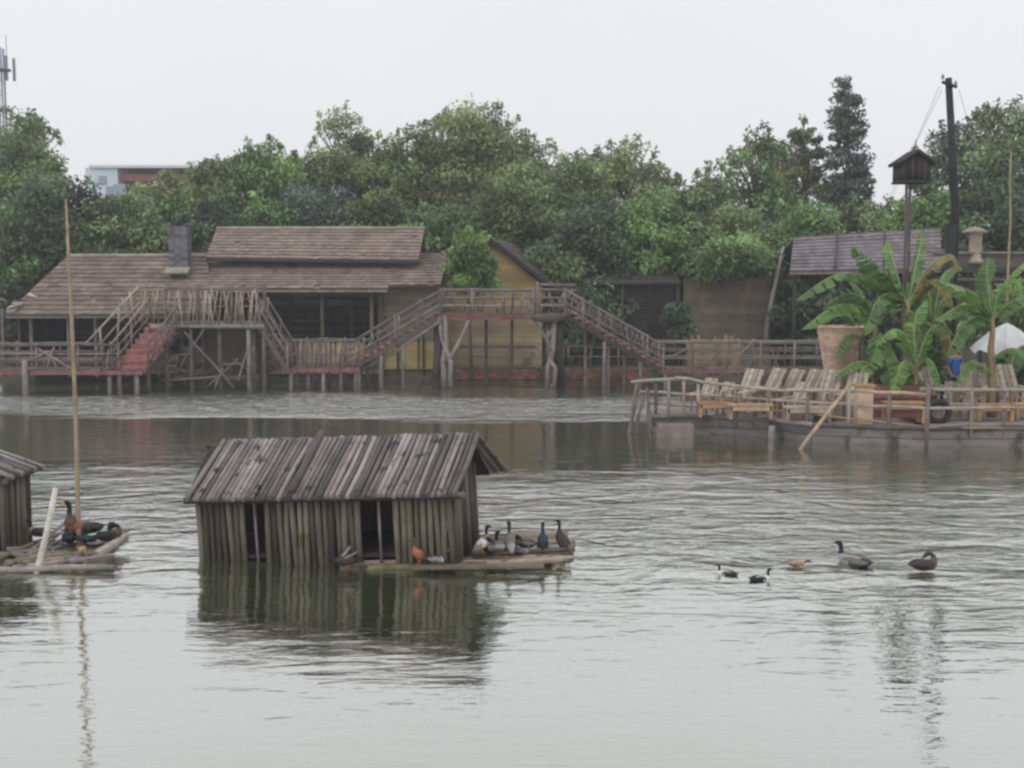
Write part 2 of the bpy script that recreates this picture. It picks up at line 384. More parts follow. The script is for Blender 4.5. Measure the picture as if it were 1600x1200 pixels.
def tree(name, label, px, Y, top, half, bot, mt, cat='tree', dens=1.0, size=0.235, sprigs=5, seed=0, trunk_r=0.16, ground=0.35, shape='round', bark='bark', droop=0.5, group=None, lean=0.0, fill=1.0):
    rr = random.Random(seed * 31 + 5)
    s = Y / F
    cx = PX(px, Y); zt = P(px, top, Y).z; zb = P(px, bot, Y).z; hw = half * s
    base = V((cx + lean, Y, ground)); root = thing(name, base, label, cat, group)
    hh = (zt - zb) / 2; cz = (zt + zb) / 2; dep = hw * 0.8
    vol = hw * dep * hh
    if shape == 'cone':
        N = int(62 * fill)
    else:
        N = max(12, int((16 + 6.2 * (vol ** 0.75)) * fill))
    cs, rs, ct = [], [], []
    for i in range(N):
        for _ in range(50):
            u = V((rr.uniform(-1, 1), rr.uniform(-1, 1), rr.uniform(-1, 1)))
            if shape == 'cone':
                k = 1 - (u.z + 1) / 2
                lim = 0.24 + 0.76 * k ** 0.6
                if u.x ** 2 + u.y ** 2 < lim ** 2 and u.x ** 2 + u.y ** 2 > (lim * 0.25) ** 2: break
            elif shape == 'wide':
                if u.x ** 2 + u.y ** 2 + max(u.z, 0) ** 2 < 1 and rr.random() < 0.3 + 0.7 * u.length: break
            else:
                if 0.15 < u.length < 1.0 and rr.random() < 0.25 + 0.75 * u.length: break
        k = rr.uniform(0.55, 1.15)
        if shape == 'cone': r0 = V((0.5, 0.5, 0.26)) * k
        else: r0 = V((0.95, 0.95, 0.62)) * k * max(0.45, min(1.15, hw / 2.6))
        c = V((cx + u.x * (hw - r0.x * 0.6), Y + u.y * dep, cz + u.z * (hh - r0.z * 0.5)))
        cs.append(tuple(c)); rs.append(tuple(r0 * 1.18)); ct.append(int(300 * dens * k * k * (0.3 / size) ** 1.7 * max(0.35, min(1.3, r0.x ** 2)) * (0.6 if shape == 'cone' else 1)) + 12)
    sp = []
    for i in range(sprigs):
        a = rr.uniform(-1, 1); q = rr.uniform(0.0, 1)
        zz = cz + hh * math.sqrt(max(0, 1 - a * a * 0.8)) * rr.uniform(0.9, 1.09) if shape != 'cone' else zt + rr.uniform(-0.9, -0.2)
        c = V((cx + a * hw * (0.9 if shape != 'cone' else 0.15), Y + rr.uniform(-.5, .5) * dep, zz)); k = rr.uniform(0.16, 0.34)
        cs.append(tuple(c)); rs.append((k, k, k * 1.2)); ct.append(int(26 * dens)); sp.append(c)
    leaf_mesh('crown', cs, rs, ct, size, droop, mt, seed + 11, root)
    t = MB(); top_p = V((cx, Y, cz + hh * (0.25 if shape != 'cone' else 0.95)))
    tr = [base - V((0, 0, 0.25))] + [base.lerp(top_p, k) + V((rr.uniform(-.12, .12), rr.uniform(-.12, .12), 0)) for k in (0.2, 0.45, 0.7)] + [top_p]
    t.tube(tr, [trunk_r * 1.25, trunk_r, trunk_r * 0.8, trunk_r * 0.55, trunk_r * 0.2], 8, 0.5)
    idx = list(range(len(cs))); rr.shuffle(idx)
    for i in idx[:min(len(idx), 26)] + list(range(N, len(cs))):
        c = V(cs[i]); k = min(0.9, max(0.25, (c.z - base.z) / (top_p.z - base.z) - 0.25)); st = base.lerp(top_p, k)
        md = st.lerp(c, 0.5) + V((rr.uniform(-.15, .15), rr.uniform(-.15, .15), 0.12))
        t.tube([st, md, c], [trunk_r * 0.33, trunk_r * 0.2, 0.012], 5, rr.random())
    t.build('trunk', bark, root)
    return root

TREES = [
 ('broadleaf_tree', 'tree just outside the left edge, past the mast', -70, 55, 200, 80, 440, 'leaf_green', dict(sprigs=5)),
 ('broadleaf_tree', 'broad tree well outside the left edge', -190, 54, 230, 90, 450, 'leaf_mid', dict(sprigs=5)),
 ('broadleaf_tree', 'round tree far outside the left edge', -330, 55, 210, 95, 450, 'leaf_dark', dict(sprigs=5)),
 ('broadleaf_tree', 'tree just outside the right edge, behind the gallery', 1690, 53, 190, 85, 440, 'leaf_green', dict(sprigs=5)),
 ('broadleaf_tree', 'broad tree well outside the right edge', 1830, 53, 220, 95, 450, 'leaf_mid', dict(sprigs=5)),
 ('broadleaf_tree', 'olive tree between the domed tree and the tree left of it, over the raised roof', 480, 60, 238, 58, 400, 'leaf_mid', dict(sprigs=8)),
 ('broadleaf_tree', 'feathery tree joining the domed olive tree and the slim pale-stemmed tree', 598, 62, 214, 55, 400, 'leaf_green', dict(sprigs=10)),
 ('broadleaf_tree', 'feathery tree left of the tallest broad tree of the middle', 688, 63, 182, 48, 400, 'leaf_mid', dict(sprigs=10)),
 ('broadleaf_tree', 'tree with thin shoots stepping down right of the tallest broad tree', 828, 60, 218, 60, 400, 'leaf_olive', dict(sprigs=12)),
 ('broadleaf_tree', 'mid-height tree just left of the tall wispy forked tree', 930, 60, 238, 52, 400, 'leaf_green', dict(sprigs=9)),
 ('broadleaf_tree', 'mid-height tree just right of the tall wispy forked tree', 1022, 60, 258, 50, 400, 'leaf_mid', dict(sprigs=9)),
 ('broadleaf_tree', 'tree rising out of the dip towards the knobbly light green tree', 1112, 60, 262, 52, 400, 'leaf_mid', dict(sprigs=8)),
 ('broadleaf_tree', 'green tree between the knobbly light green tree and the conifer', 1228, 61, 222, 48, 400, 'leaf_olive', dict(sprigs=9)),
 ('broadleaf_tree', 'tree top beside the distant building on its right', 300, 60, 285, 50, 400, 'leaf_green', dict(sprigs=6)),
 ('broadleaf_tree', 'tree between the black utility pole and the birdhouse, behind the airy tree', 1438, 58, 232, 40, 400, 'leaf_mid', dict(sprigs=6)),
 # name, label, px, Y, top, half, bot, mat, kwargs
 ('broadleaf_tree', 'tall sparse tree at the left edge of the photo, beneath the telecom mast', 38, 56, 172, 84, 420, 'leaf_mid', dict(sprigs=12, dens=.9)),
 ('broadleaf_tree', 'dark round tree reaching over the left end of the tiled roof', 95, 51, 268, 88, 455, 'leaf_dark', dict(sprigs=5)),
 ('broadleaf_tree', 'bright green bushy tree low at the left edge, beside the tiled roof', 12, 48.5, 330, 62, 480, 'leaf_green', dict(sprigs=4)),
 ('broadleaf_tree', 'low dark tree right behind the left tiled roof, left of the chimney', 205, 51, 308, 80, 440, 'leaf_mid', dict(sprigs=5)),
 ('broadleaf_tree', 'yellow-green tree top in front of the distant red-roofed building', 265, 60, 272, 62, 400, 'leaf_olive', dict(sprigs=5)),
 ('broadleaf_tree', 'loose leggy tree rising over the chimney', 340, 57, 248, 55, 400, 'leaf_mid', dict(sprigs=8, dens=.8)),
 ('broadleaf_tree', 'green tree above the left half of the raised roof', 422, 58, 222, 68, 400, 'leaf_green', dict(sprigs=7)),
 ('broadleaf_tree', 'tall olive tree with a domed top above the middle of the raised roof', 545, 61, 168, 66, 390, 'leaf_olive', dict(sprigs=9, dens=.9)),
 ('broadleaf_tree', 'dark low tree peeping over the ridge of the raised roof', 500, 54, 292, 82, 420, 'leaf_blue', dict(sprigs=4)),
 ('broadleaf_tree', 'slim pale-stemmed tree above the right end of the raised roof', 640, 60, 200, 60, 400, 'leaf_mid', dict(sprigs=9, dens=.8, bark='bark_pale')),
 ('broadleaf_tree', 'tallest broad tree of the middle, ragged twigs at its top', 745, 61, 156, 92, 400, 'leaf_olive', dict(sprigs=14, dens=.9)),
 ('broadleaf_tree', 'mid green tree between the raised roof and the yellow gable', 690, 52, 318, 72, 450, 'leaf_green', dict(sprigs=5)),
 ('broadleaf_tree', 'rounded tree behind the ridge of the yellow house', 815, 54, 262, 84, 440, 'leaf_mid', dict(sprigs=7)),
 ('broadleaf_tree', 'leafy tree right of the yellow house, with thin shoots on top', 895, 56, 246, 70, 430, 'leaf_mid', dict(sprigs=11, dens=.85)),
 ('broadleaf_tree', 'tall wispy tree with a pale forked stem over the high footbridge stairs', 975, 58, 214, 60, 420, 'leaf_olive', dict(sprigs=10, dens=.75, bark='bark_pale')),
 ('broadleaf_tree', 'broad low dark tree over the right stairs of the high footbridge', 905, 49.5, 318, 84, 480, 'leaf_dark', dict(sprigs=4)),
 ('broadleaf_tree', 'bright green round tree above the dark gap left of the grey shed', 1010, 50, 308, 82, 460, 'leaf_green', dict(sprigs=5)),
 ('broadleaf_tree', 'low green tree at the dip of the tree line', 1065, 56, 278, 66, 430, 'leaf_mid', dict(sprigs=6)),
 ('broadleaf_tree', 'mid green tree overhanging the brown-grey shed wall', 1130, 49.5, 322, 88, 470, 'leaf_mid', dict(sprigs=6)),
 ('broadleaf_tree', 'light green tree with a knobbly outline left of the conifer', 1175, 57, 206, 62, 400, 'leaf_green', dict(sprigs=11, dens=.85)),
 ('broadleaf_tree', 'small narrow tree touching the left side of the conifer', 1250, 60, 190, 34, 400, 'leaf_mid', dict(sprigs=5)),
 ('conifer', 'tall dark blue-green conifer standing above the tree line', 1315, 59, 116, 50, 372, 'leaf_blue', dict(shape='cone', sprigs=2, dens=1.0, size=.22, fill=2.6, trunk_r=.14, droop=.2)),
 ('broadleaf_tree', 'green tree at the foot of the conifer, behind the grey-roofed pavilion', 1232, 50.5, 318, 82, 470, 'leaf_green', dict(sprigs=5)),
 ('broadleaf_tree', 'low tree right of the conifer, under the sky gap', 1345, 52, 312, 66, 450, 'leaf_mid', dict(sprigs=7)),
 ('broadleaf_tree', 'open airy tree behind the black utility pole', 1475, 55, 190, 56, 380, 'leaf_blue', dict(sprigs=10, dens=.7)),
 ('broadleaf_tree', 'large spreading tree at the right edge of the photo', 1560, 53, 163, 78, 400, 'leaf_mid', dict(sprigs=12, dens=.85)),
 ('broadleaf_tree', 'bright green tree just right of the birdhouse poles', 1450, 50, 290, 62, 430, 'leaf_green', dict(sprigs=5)),
 ('broadleaf_tree', 'dark leafy tree behind the stone lantern', 1570, 49, 262, 85, 430, 'leaf_dark', dict(sprigs=4)),
 ('broadleaf_tree', 'dense tree filling the gap behind the tiled roof and its chimney', 330, 52, 318, 62, 430, 'leaf_dark', dict(sprigs=4)),
 ('broadleaf_tree', 'low tree behind the left half of the raised roof', 420, 53, 308, 66, 430, 'leaf_green', dict(sprigs=4)),
 ('broadleaf_tree', 'low tree behind the right end of the raised roof', 600, 53, 298, 66, 430, 'leaf_mid', dict(sprigs=4)),
]
for i, (nm, lb, px, Y, top, half, bot, mt_, kw) in enumerate(TREES):
    tree(nm, lb, px, Y, top, half, bot, mt_, seed=i + 3, group=None if nm == 'conifer' else 'trees along the far bank', **kw)
SHRUBS = [
 ('shrub', 'dark undergrowth behind the left corner of the tiled roof', 60, 49.5, 392, 70, 560, 'leaf_dark', dict(sprigs=0)),
 ('shrub', 'dark undergrowth showing between the trees left of the chimney', 190, 50, 372, 90, 560, 'leaf_dark', dict(sprigs=0)),
 ('shrub', 'bushy growth right of the yellow house at the top of the stairs', 885, 47.5, 395, 58, 560, 'leaf_mid', dict(sprigs=2)),
 ('shrub', 'big dark bush behind the lower right stairs of the high footbridge', 950, 49, 388, 80, 575, 'leaf_dark', dict(sprigs=0)),
 ('shrub', 'dark bush in the gap left of the brown-grey shed, under the bright round tree', 1030, 49.4, 400, 62, 575, 'leaf_dark', dict(sprigs=0)),
 ('shrub', 'leafy bush hanging over the roof of the brown-grey shed', 1125, 47.6, 372, 92, 442, 'leaf_green', dict(sprigs=1)),
 ('shrub', 'bush between the brown-grey shed and the pavilion', 1222, 49, 398, 62, 575, 'leaf_mid', dict(sprigs=0)),
 ('shrub', 'bush showing above the left end of the grey pavilion roof', 1290, 50.5, 345, 80, 560, 'leaf_green', dict(sprigs=1)),
 ('shrub', 'bush showing above the right end of the grey pavilion roof', 1395, 51, 330, 80, 560, 'leaf_green', dict(sprigs=1)),
 ('shrub', 'dark bush behind the gallery parapet left of the stone lantern', 1490, 49, 330, 70, 560, 'leaf_dark', dict(sprigs=0)),
 ('shrub', 'dark bush behind the gallery parapet at the right edge', 1600, 48.5, 345, 75, 560, 'leaf_dark', dict(sprigs=0)),
 ('shrub', 'green bush filling the view between the raised roof and the yellow gable', 705, 49, 388, 60, 560, 'leaf_mid', dict(sprigs=0)),
 ('shrub', 'low bush behind the ridge of the yellow house', 800, 52.5, 345, 70, 560, 'leaf_green', dict(sprigs=0)),
 ('shrub', 'bush behind the right half of the raised roof', 560, 54, 335, 95, 560, 'leaf_mid', dict(sprigs=0)),
 ('shrub', 'bush behind the left half of the raised roof, right of the chimney', 380, 54, 335, 95, 560, 'leaf_mid', dict(sprigs=0)),
 ('shrub', 'small bushy tree growing in front of the yellow gable above the footbridge', 738, 43.6, 366, 52, 462, 'leaf_bright', dict(size=.24, dens=1.1, sprigs=5, trunk_r=.07)),
 ('shrub', 'dark shrub on the bank under the top of the right stairs of the high footbridge', 905, 46.3, 440, 36, 560, 'leaf_dark', dict(sprigs=0)),
 ('shrub', 'dark shrub on the bank left of the brown-grey shed', 1058, 46.2, 470, 22, 560, 'leaf_dark', dict(sprigs=0)),
 ('shrub', 'shrub right of the brown-grey shed, behind the right walkway', 1245, 46.5, 430, 50, 560, 'leaf_dark', dict(sprigs=0)),
 ('shrub', 'shrub behind the left end of the tiled roof', 18, 46, 440, 40, 545, 'leaf_dark', dict(sprigs=0)),
 ('shrub', 'leafy shrub growing under the pavilion roof, left of the banana plants', 1300, 44.9, 440, 90, 570, 'leaf_dark', dict(sprigs=0)),
 ('shrub', 'green shrub under the stone ledge at the right edge', 1560, 36, 440, 70, 560, 'leaf_green', dict(sprigs=0, size=.2)),
 ('shrub', 'green shrub left of the right-hand banana plant', 1462, 33.5, 500, 34, 590, 'leaf_green', dict(sprigs=0, size=.18)),
]
for i, (nm, lb, px, Y, top, half, bot, mt_, kw) in enumerate(SHRUBS):
    tree(nm, lb, px, Y, top, half, bot, mt_, seed=i + 103, cat='shrub', group='shrubs on the bank', **{**dict(trunk_r=.06), **kw})

# ------------------------------------------------------------------ far building and mast
def far_building():
    Y = 120; a = P(133, 262, Y); b = P(312, 262, Y); z = a.z
    root = thing('office_building', (a.x, Y, 0.3), 'distant pale blue building with a red band under its roof edge, above the trees', 'building')
    m1 = P(183, 262, Y).x
    MB().box(((a.x + m1) / 2, Y + 6, z / 2), (m1 - a.x, 12, z), t=.5).build('wall', 'far_white', root)
    MB().box(((m1 + b.x) / 2 + .05, Y + 8, z / 2 - .5), (b.x - m1, 12, z - 1.0), t=.5).build('side_wing', 'grey_wall', root)
    MB().box(((m1 + b.x) / 2, Y + 7.2, z - .95), (b.x - m1 + .8, 13, .7), t=.5).build('roof_band', 'far_red', root)
    MB().box(((a.x + b.x) / 2 + 1, Y + 6.5, z + .12), (b.x - a.x + 1, 13.5, .3), t=.5).build('roof', 'far_white', root)
    for k, (px, py, ww, hh) in enumerate(((160, 281, .8, .9), (187, 305, 1.3, 2.4), (172, 300, .8, 1.2))):
        c = P(px, py, Y - .06); MB().box(c, (ww, .12, hh), t=.5).build('window', 'far_blue', root)
far_building()
def mast():
    Y = 135; b = P(1, 150, Y); x = b.x; top = P(0, 75, Y).z
    root = thing('telecom_mast', (x, Y, .3), 'grey lattice telecom mast with antennas at the left edge of the sky', 'mast')
    m = MB()
    for sx in (-.45, .45):
        for sy in (-.45, .45): m.tube([(x + sx, Y + sy, .3), (x + sx * .8, Y + sy * .8, top)], .12, 5, .5)
    z = 1.0
    while z < top - 1:
        m.tube([(x - .45, Y - .45, z), (x + .45, Y - .45, z + .9)], .04, 4, .5); m.tube([(x + .45, Y - .45, z + .9), (x - .45, Y - .45, z + 1.8)], .04, 4, .5); z += 1.8
    m.build('lattice_tower', 'steel', root)
    for (px, y0, y1) in ((10, 88, 125), (22, 92, 126), (-14, 90, 126), (9, 165, 178), (18, 170, 182)):
        MB().box(P(px, (y0 + y1) / 2, Y), (.28, .25, (y1 - y0) / 12.7), t=.5).build('antenna', 'steel', root)
    for py in (110, 173):
        c = P(4, py, Y); MB().lathe((x, Y, c.z), [(0.2, 0), (1.3, 0), (1.3, .18), (.2, .18)], 12, .5).build('platform', 'steel', root)
    MB().tube([(x + .9, Y, top - 3), (x + .9, Y, top + 1.5)], .05, 5, .5).build('whip_antenna', 'steel', root)
mast()

# ------------------------------------------------------------------ houses
def tile_roof(a, b, c, d, row=0.30, colw=0.24, th=0.035, base_m=0):
    """tiled plane: eave a->b, ridge d->c (a under d). Rows of separate clay tiles over a thin board"""
    a, b, c, d = V(a), V(b), V(c), V(d); m = MB()
    nrm = (b - a).cross(d - a).normalized()
    if nrm.z < 0: nrm = -nrm
    n = max(2, int(((d - a).length + (c - b).length) / 2 / row))
    ang = 0.06
    for i in range(n):
        l0, r0 = a.lerp(d, i / n), b.lerp(c, i / n); l1, r1 = a.lerp(d, (i + 1.12) / n), b.lerp(c, (i + 1.12) / n)
        rt = 0.5 + j(.22)
        k = max(1, int((r0 - l0).length / colw))
        for q in range(k):
            if R.random() < 0.006: continue
            u0, u1 = q / k, (q + 0.97) / k
            lift = nrm * (th * 1.5 + j(.008)); dn = (a - d).normalized() * j(.025)
            p = [l0.lerp(r0, u0) + lift + dn, l0.lerp(r0, u1) + lift + dn, l1.lerp(r1, u1) + nrm * .01, l1.lerp(r1, u0) + nrm * .01]
            m.poly(p, th * .8, nrm, max(0, min(1, rt + j(.3))))
    m.poly([a - nrm * .01, b - nrm * .01, c - nrm * .01, d - nrm * .01], .05, nrm, .2)
    return m
def wall_planks(a, b, z0, z1, horizontal=True, step=.22, th=.06):
    """boarded wall along a->b"""
    m = MB(); a, b = V(a), V(b); X = (b - a).normalized(); Yv = V((-X.y, X.x, 0))
    n = max(1, int((z1 - z0) / step))
    for i in range(n):
        zc = z0 + (i + .5) * (z1 - z0) / n
        m.box(((a.x + b.x) / 2, (a.y + b.y) / 2, zc), ((b - a).length, th + j(.012), (z1 - z0) / n - .012), (X, Yv, V((0, 0, 1))))
    return m

def lake_hall():
    root = thing('lakeside_hall', V((PX(360, 44.5), 44.5, .35)), 'long low hall with brown tiled roofs, a raised upper roof and a grey chimney', 'building')
    # left wing roof
    zL = P(100, 492, 42.3).z; zR = P(200, 402, 45.6).z
    e0, e1 = V((PX(12, 42.3), 42.3, zL)), V((PX(330, 42.3), 42.3, zL)); r0, r1 = V((PX(112, 45.6), 45.6, zR)), V((PX(330, 45.6), 45.6, zR))
    lw = tile_roof(e0, e1, r1, r0).build('wing_roof', 'tile', root)
    bk = tile_roof(V((PX(330, 49), 49, zL)), V((PX(20, 49), 49, zL)), r0 + V((0, .02, 0)), r1 + V((0, .02, 0)), row=.6, colw=.8)
    bk.build('rear_roof_slope', 'tile', root)
    MB().tube([r0 + V((0, 0, .06)), r1 + V((0, 0, .06))], .09, 7, .5).build('ridge_cap', 'ridge', lw)
    # hipped left end
    hip = MB(); q = [e0, r0, V((PX(20, 49), 49, zL))]
    hip.poly(q, .05, (-1, 0, .8), .3); hip.build('roof_hip', 'tile', root)
    # loose heap of broken tiles near the left corner of the roof
    hb = MB()
    for k in range(9):
        t_ = R.random(); p = P(18 + 38 * t_, 484 - 20 * t_ + j(4), 42.5 + .9 * t_); p.z += .04
        hb.box(p, (.38, .3, .05), (V((1, j(.3), j(.3))).normalized(), V((0, 1, .3)).normalized(), V((0, -.3, 1)).normalized()))
    hb.build('loose_tile_patch', 'pale_wood', lw)
    # middle roof
    zE = P(450, 451, 43.4).z; zT = P(500, 396, 47).z
    E0, E1 = V((PX(262, 43.4), 43.4, zE)), V((PX(607, 43.4), 43.4, zE)); T0, T1 = V((PX(262, 47), 47, zT)), V((PX(700, 47), 47, zT))
    T1b = V((PX(640, 47), 47, zT))
    tile_roof(E0, E1, T1b, T0, row=.3).build('main_roof', 'tile_pale', root)
    E2 = V((PX(690, 43.8), 43.8, zE + .14)); 
    tile_roof(V((PX(607.6, 43.7), 43.7, zE + .12)), E2, T1, T1b + V((.02, 0, 0))).build('end_roof', 'tile', root)
    tile_roof(V((PX(690, 50.5), 50.5, zE)), V((PX(262, 50.5), 50.5, zE)), T0 + V((0, .02, 0)), T1 + V((0, .02, 0)), row=.6, colw=.8).build('rear_roof_slope', 'tile', root)
    fas = MB().bar(E0 - V((0, -.06, .07)), E1 - V((0, -.06, .07)), .05, .12, .5); fas.build('eave_board', 'pale_wood', root)
    MB().bar(e0 - V((0, -.06, .07)), V((PX(262, 42.36), 42.36, zL - .07)), .05, .12, .5).build('eave_board', 'rail_wood', root)
    # raised roof
    zu, zv = P(490, 405, 45.1).z, P(500, 359, 47.2).z
    u0, u1 = V((PX(326, 45.1), 45.1, zu + .06)), V((PX(655, 45.1), 45.1, zu - .06)); v0, v1 = V((PX(344, 47.2), 47.2, zv)), V((PX(665, 47.2), 47.2, zv))
    up = tile_roof(u0, u1, v1, v0, row=.26).build('raised_roof', 'tile_pale', root)
    tile_roof(V((u1.x, 49.3, zu)), V((u0.x, 49.3, zu)), v0 + V((0, .02, 0)), v1 + V((0, .02, 0)), row=.6, colw=.8).build('raised_roof_rear', 'tile', root)
    MB().tube([v0 + V((0, 0, .06)), v1 + V((0, 0, .06))], .08, 7, .5).build('ridge_cap', 'ridge', up)
    MB().bar(u0 - V((0, -.05, .08)), u1 - V((0, -.05, .08)), .05, .1, .5).build('eave_board', 'dark_wood', up)
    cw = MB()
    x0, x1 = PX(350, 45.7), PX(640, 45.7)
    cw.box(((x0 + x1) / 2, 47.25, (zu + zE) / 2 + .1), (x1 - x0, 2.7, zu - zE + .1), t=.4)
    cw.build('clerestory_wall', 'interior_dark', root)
    # walls: dark open fronts with posts, boarded low wall
    xw0, xw1 = PX(30, 43.3), PX(280, 43.3)
    wall_planks((xw0, 43.3, 0), (xw1, 43.3, 0), .3, 1.0).build('low_wall', 'mid_wood', root)
    wall_planks((xw0, 48.4, 0), (xw1 + 2, 48.4, 0), .3, 3.0, step=.3).build('rear_wall', 'mid_wood', root)
    MB().box(((xw0 + xw1) / 2, 45.9, .42), (xw1 - xw0, 5.0, .08), t=.5).build('floor', 'dark_wood', root)
    for xx in (xw0, (xw0 + xw1) / 2): MB().box((xx, 45.9, 1.6), (.08, 4.9, 2.3), t=.5).build('partition', 'mid_wood', root)
    for px, yy in ((75, 45.5), (175, 45.5), (225, 46.5)): MB().tube([(PX(px, yy), yy, .3), (PX(px, yy), yy, 3.2)], .08, 7).build('inner_post', 'mid_wood', root)
    for px in (8, 52, 110, 152, 200, 250):
        MB().tube([(PX(px, 43.0), 43.0, .2), (PX(px, 43.0), 43.0, zL + .25)], .07, 7).build('post', 'grey_wood', root)
    xm0, xm1 = PX(285, 44.4), PX(600, 44.4)
    wall_planks((xm0, 49.6, 0), (xm1, 49.6, 0), .3, 4.4, step=.3).build('rear_wall', 'mid_wood', root)
    MB().box(((xm0 + xm1) / 2, 46.95, .44), (xm1 - xm0, 5.2, .08), t=.5).build('floor', 'dark_wood', root)
    for xx in (xm0 + .03, xm1 - .03): MB().box((xx, 46.95, 2.0), (.08, 5.2, 3.3), t=.5).build('partition', 'mid_wood', root)
    for px, yy in ((380, 46.5), (455, 46.5), (550, 46.5)): MB().tube([(PX(px, yy), yy, .3), (PX(px, yy), yy, 4.2)], .09, 7).build('inner_post', 'mid_wood', root)
    MB().bar((xm0, 46.4, 3.05), (xm1, 46.4, 3.05), .1, .2).build('inner_beam', 'mid_wood', root)
    wall_planks((xm0, 44.3, 0), (xm1, 44.3, 0), .2, 1.35).build('low_wall', 'mid_wood', root)
    for px in (330, 418, 505, 582): MB().tube([(PX(px, 44.2), 44.2, .2), (PX(px, 44.2), 44.2, zE + .3)], .075, 7).build('post', 'rail_wood', root)
    MB().box(((xm0 + xm1) / 2, 44.34, zE - .12), (xm1 - xm0, .1, .36), t=.5).build('lintel', 'grey_wall', root)
    xe0, xe1 = PX(592, 44.6), PX(692, 44.6)
    wall_planks((xe0, 44.6, 0), (xe1, 44.6, 0), .3, zE + .2).build('end_wall', 'tan_wall', root)
    MB().box(((xe0 + xe1) / 2, 44.5, .95), (xe1 - xe0 - .1, .08, 1.1), t=.5).build('yellow_panel', 'yellow_wall', root)
    for px in (622, 662): MB().box((PX(px, 44.4), 44.4, 1.0), (.07, .09, 1.7), t=.3).build('panel_post', 'dark_wood', root)
    # chimney of stacked bricks
    ch = MB(); x, y = PX(287, 44.7), 44.7; z = P(287, 428, y).z; zt = P(287, 353, y).z
    while z < zt:
        for sx in (-.24, 0, .24):
            for sy in (-.24, .24): ch.box((x + sx, y + sy, z), (.228, .225, .135))
        z += .15
    ch.box((x, y, (P(287, 428, y).z + zt) / 2), (.66, .62, zt - P(287, 428, y).z - .06), t=.2)
    ch.build('chimney', 'brick_grey', root)
    MB().box((x, y - .5, P(287, 417, y).z - .15), (.95, .5, .07), (V((1, 0, 0)), V((0, .85, .5)).normalized(), V((0, -.5, .85)).normalized()), t=.5).build('chimney_flashing', 'pale_wood', root)
lake_hall()

def yellow_house():
    Yf = 45.6; ap = P(764, 373, Yf); er = P(852, 441, Yf); el = P(672, 447, Yf)
    root = thing('gabled_house', (ap.x, Yf, .35), 'yellow gabled house behind the high footbridge, with a dark roof edge', 'house')
    zw = er.z - .05
    g = MB(); k = V((0.5, 6.0, 0))
    n = 16
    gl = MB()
    for i in range(n):     # boarded gable, one mesh; shade below the bridge is put into the duller lower boards
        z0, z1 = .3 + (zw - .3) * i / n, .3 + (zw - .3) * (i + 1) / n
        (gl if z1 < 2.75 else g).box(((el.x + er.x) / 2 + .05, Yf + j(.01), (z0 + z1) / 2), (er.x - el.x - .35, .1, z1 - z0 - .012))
    for i in range(9):
        t0, t1 = i / 9, (i + .992) / 9
        zz0, zz1 = zw + (ap.z - .1 - zw) * t0, zw + (ap.z - .1 - zw) * t1
        xl0, xl1 = el.x + .2 + (ap.x - el.x - .2) * t0, el.x + .2 + (ap.x - el.x - .2) * t1
        xr0, xr1 = er.x - .2 + (ap.x - er.x + .2) * t0, er.x - .2 + (ap.x - er.x + .2) * t1
        g.poly([(xl0, Yf - .05, zz0), (xr0, Yf - .05, zz0), (xr1, Yf - .05, zz1), (xl1, Yf - .05, zz1)], .1, (0, -1, 0))
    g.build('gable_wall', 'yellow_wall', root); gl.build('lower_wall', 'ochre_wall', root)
    s = MB(); s2 = MB(); s.box((er.x - .3 + .25, Yf + 3, (zw + .3) / 2), (.1, 6, zw - .3), (V((1, 0, 0)), V((.08, 1, 0)).normalized(), V((0, 0, 1))), t=.5); s2.box((el.x + .3, Yf + 3, (zw + .3) / 2), (.1, 5.9, zw - .3), t=.5)
    s.build('side_wall', 'tan_wall', root); s2.build('side_wall', 'tan_wall', root)
    off = V((0, -.35, 0))
    tile_roof(V(er) + off + V((.12, 0, -.06)), V(er) + k * 1.05 + V((.75, 0, -.06)), V(ap) + k * 1.05 + V((.6, 0, 0)), V(ap) + off).build('roof_slope', 'tile_dark', root)
    tile_roof(V(el) + k * 1.05, V(el) + off, V(ap) + off - V((.01, 0, 0)), V(ap) + k * 1.05 + V((.58, 0, 0))).build('roof_slope', 'tile_dark', root)
    MB().bar(V(ap) + off - V((0, .05, .02)), V(er) + off + V((.14, -.05, -.1)), .06, .17, .2, side=V((0, 1, 0))).build('barge_board', 'dark_wood', root)
    MB().bar(V(ap) + off - V((0, .05, .02)), V(el) + off + V((-.1, -.05, -.1)), .06, .17, .2, side=V((0, 1, 0))).build('barge_board', 'dark_wood', root)
    MB().box((PX(760, Yf), Yf - .35, P(760, 582, Yf - .35).z - .1), (er.x - el.x, .5, .5), t=.4).build('plinth', 'brick_red', root)
yellow_house()

def shed():
    Y = 47.4; a, b = P(1068, 440, Y), P(1205, 440, Y)
    root = thing('grey_shed', ((a.x + b.x) / 2, Y, .35), 'plain brown-grey shed wall on the far bank behind the right walkway', 'shed')
    wall_planks((a.x, Y, 0), (b.x, Y, 0), .3, a.z + .2, step=.3).build('wall', 'tan_wall', root)
    MB().box(((a.x + b.x) / 2, Y + 1.6, a.z / 2 + .1), (b.x - a.x - .1, 3.0, a.z - .2), t=.3).build('shed_body', 'grey_wall', root)
    MB().box(((a.x + b.x) / 2, Y + 1.4, a.z + .3), (b.x - a.x + .3, 3.4, .1), t=.3).build('roof', 'tile_dark', root)
shed()
tr = MB(); tr.tube([P(1196, 540, 46.3), P(1200, 500, 46.3), P(1210, 450, 46.3), P(1218, 415, 46.4), P(1224, 385, 46.6)], [.12, .10, .09, .07, .05], 8, .5)
tt = tag(tr.build('bare_trunk', 'bark_pale', origin=P(1196, 540, 46.3)), 'pale leaning bare trunk at the right corner of the brown-grey shed', 'tree trunk')

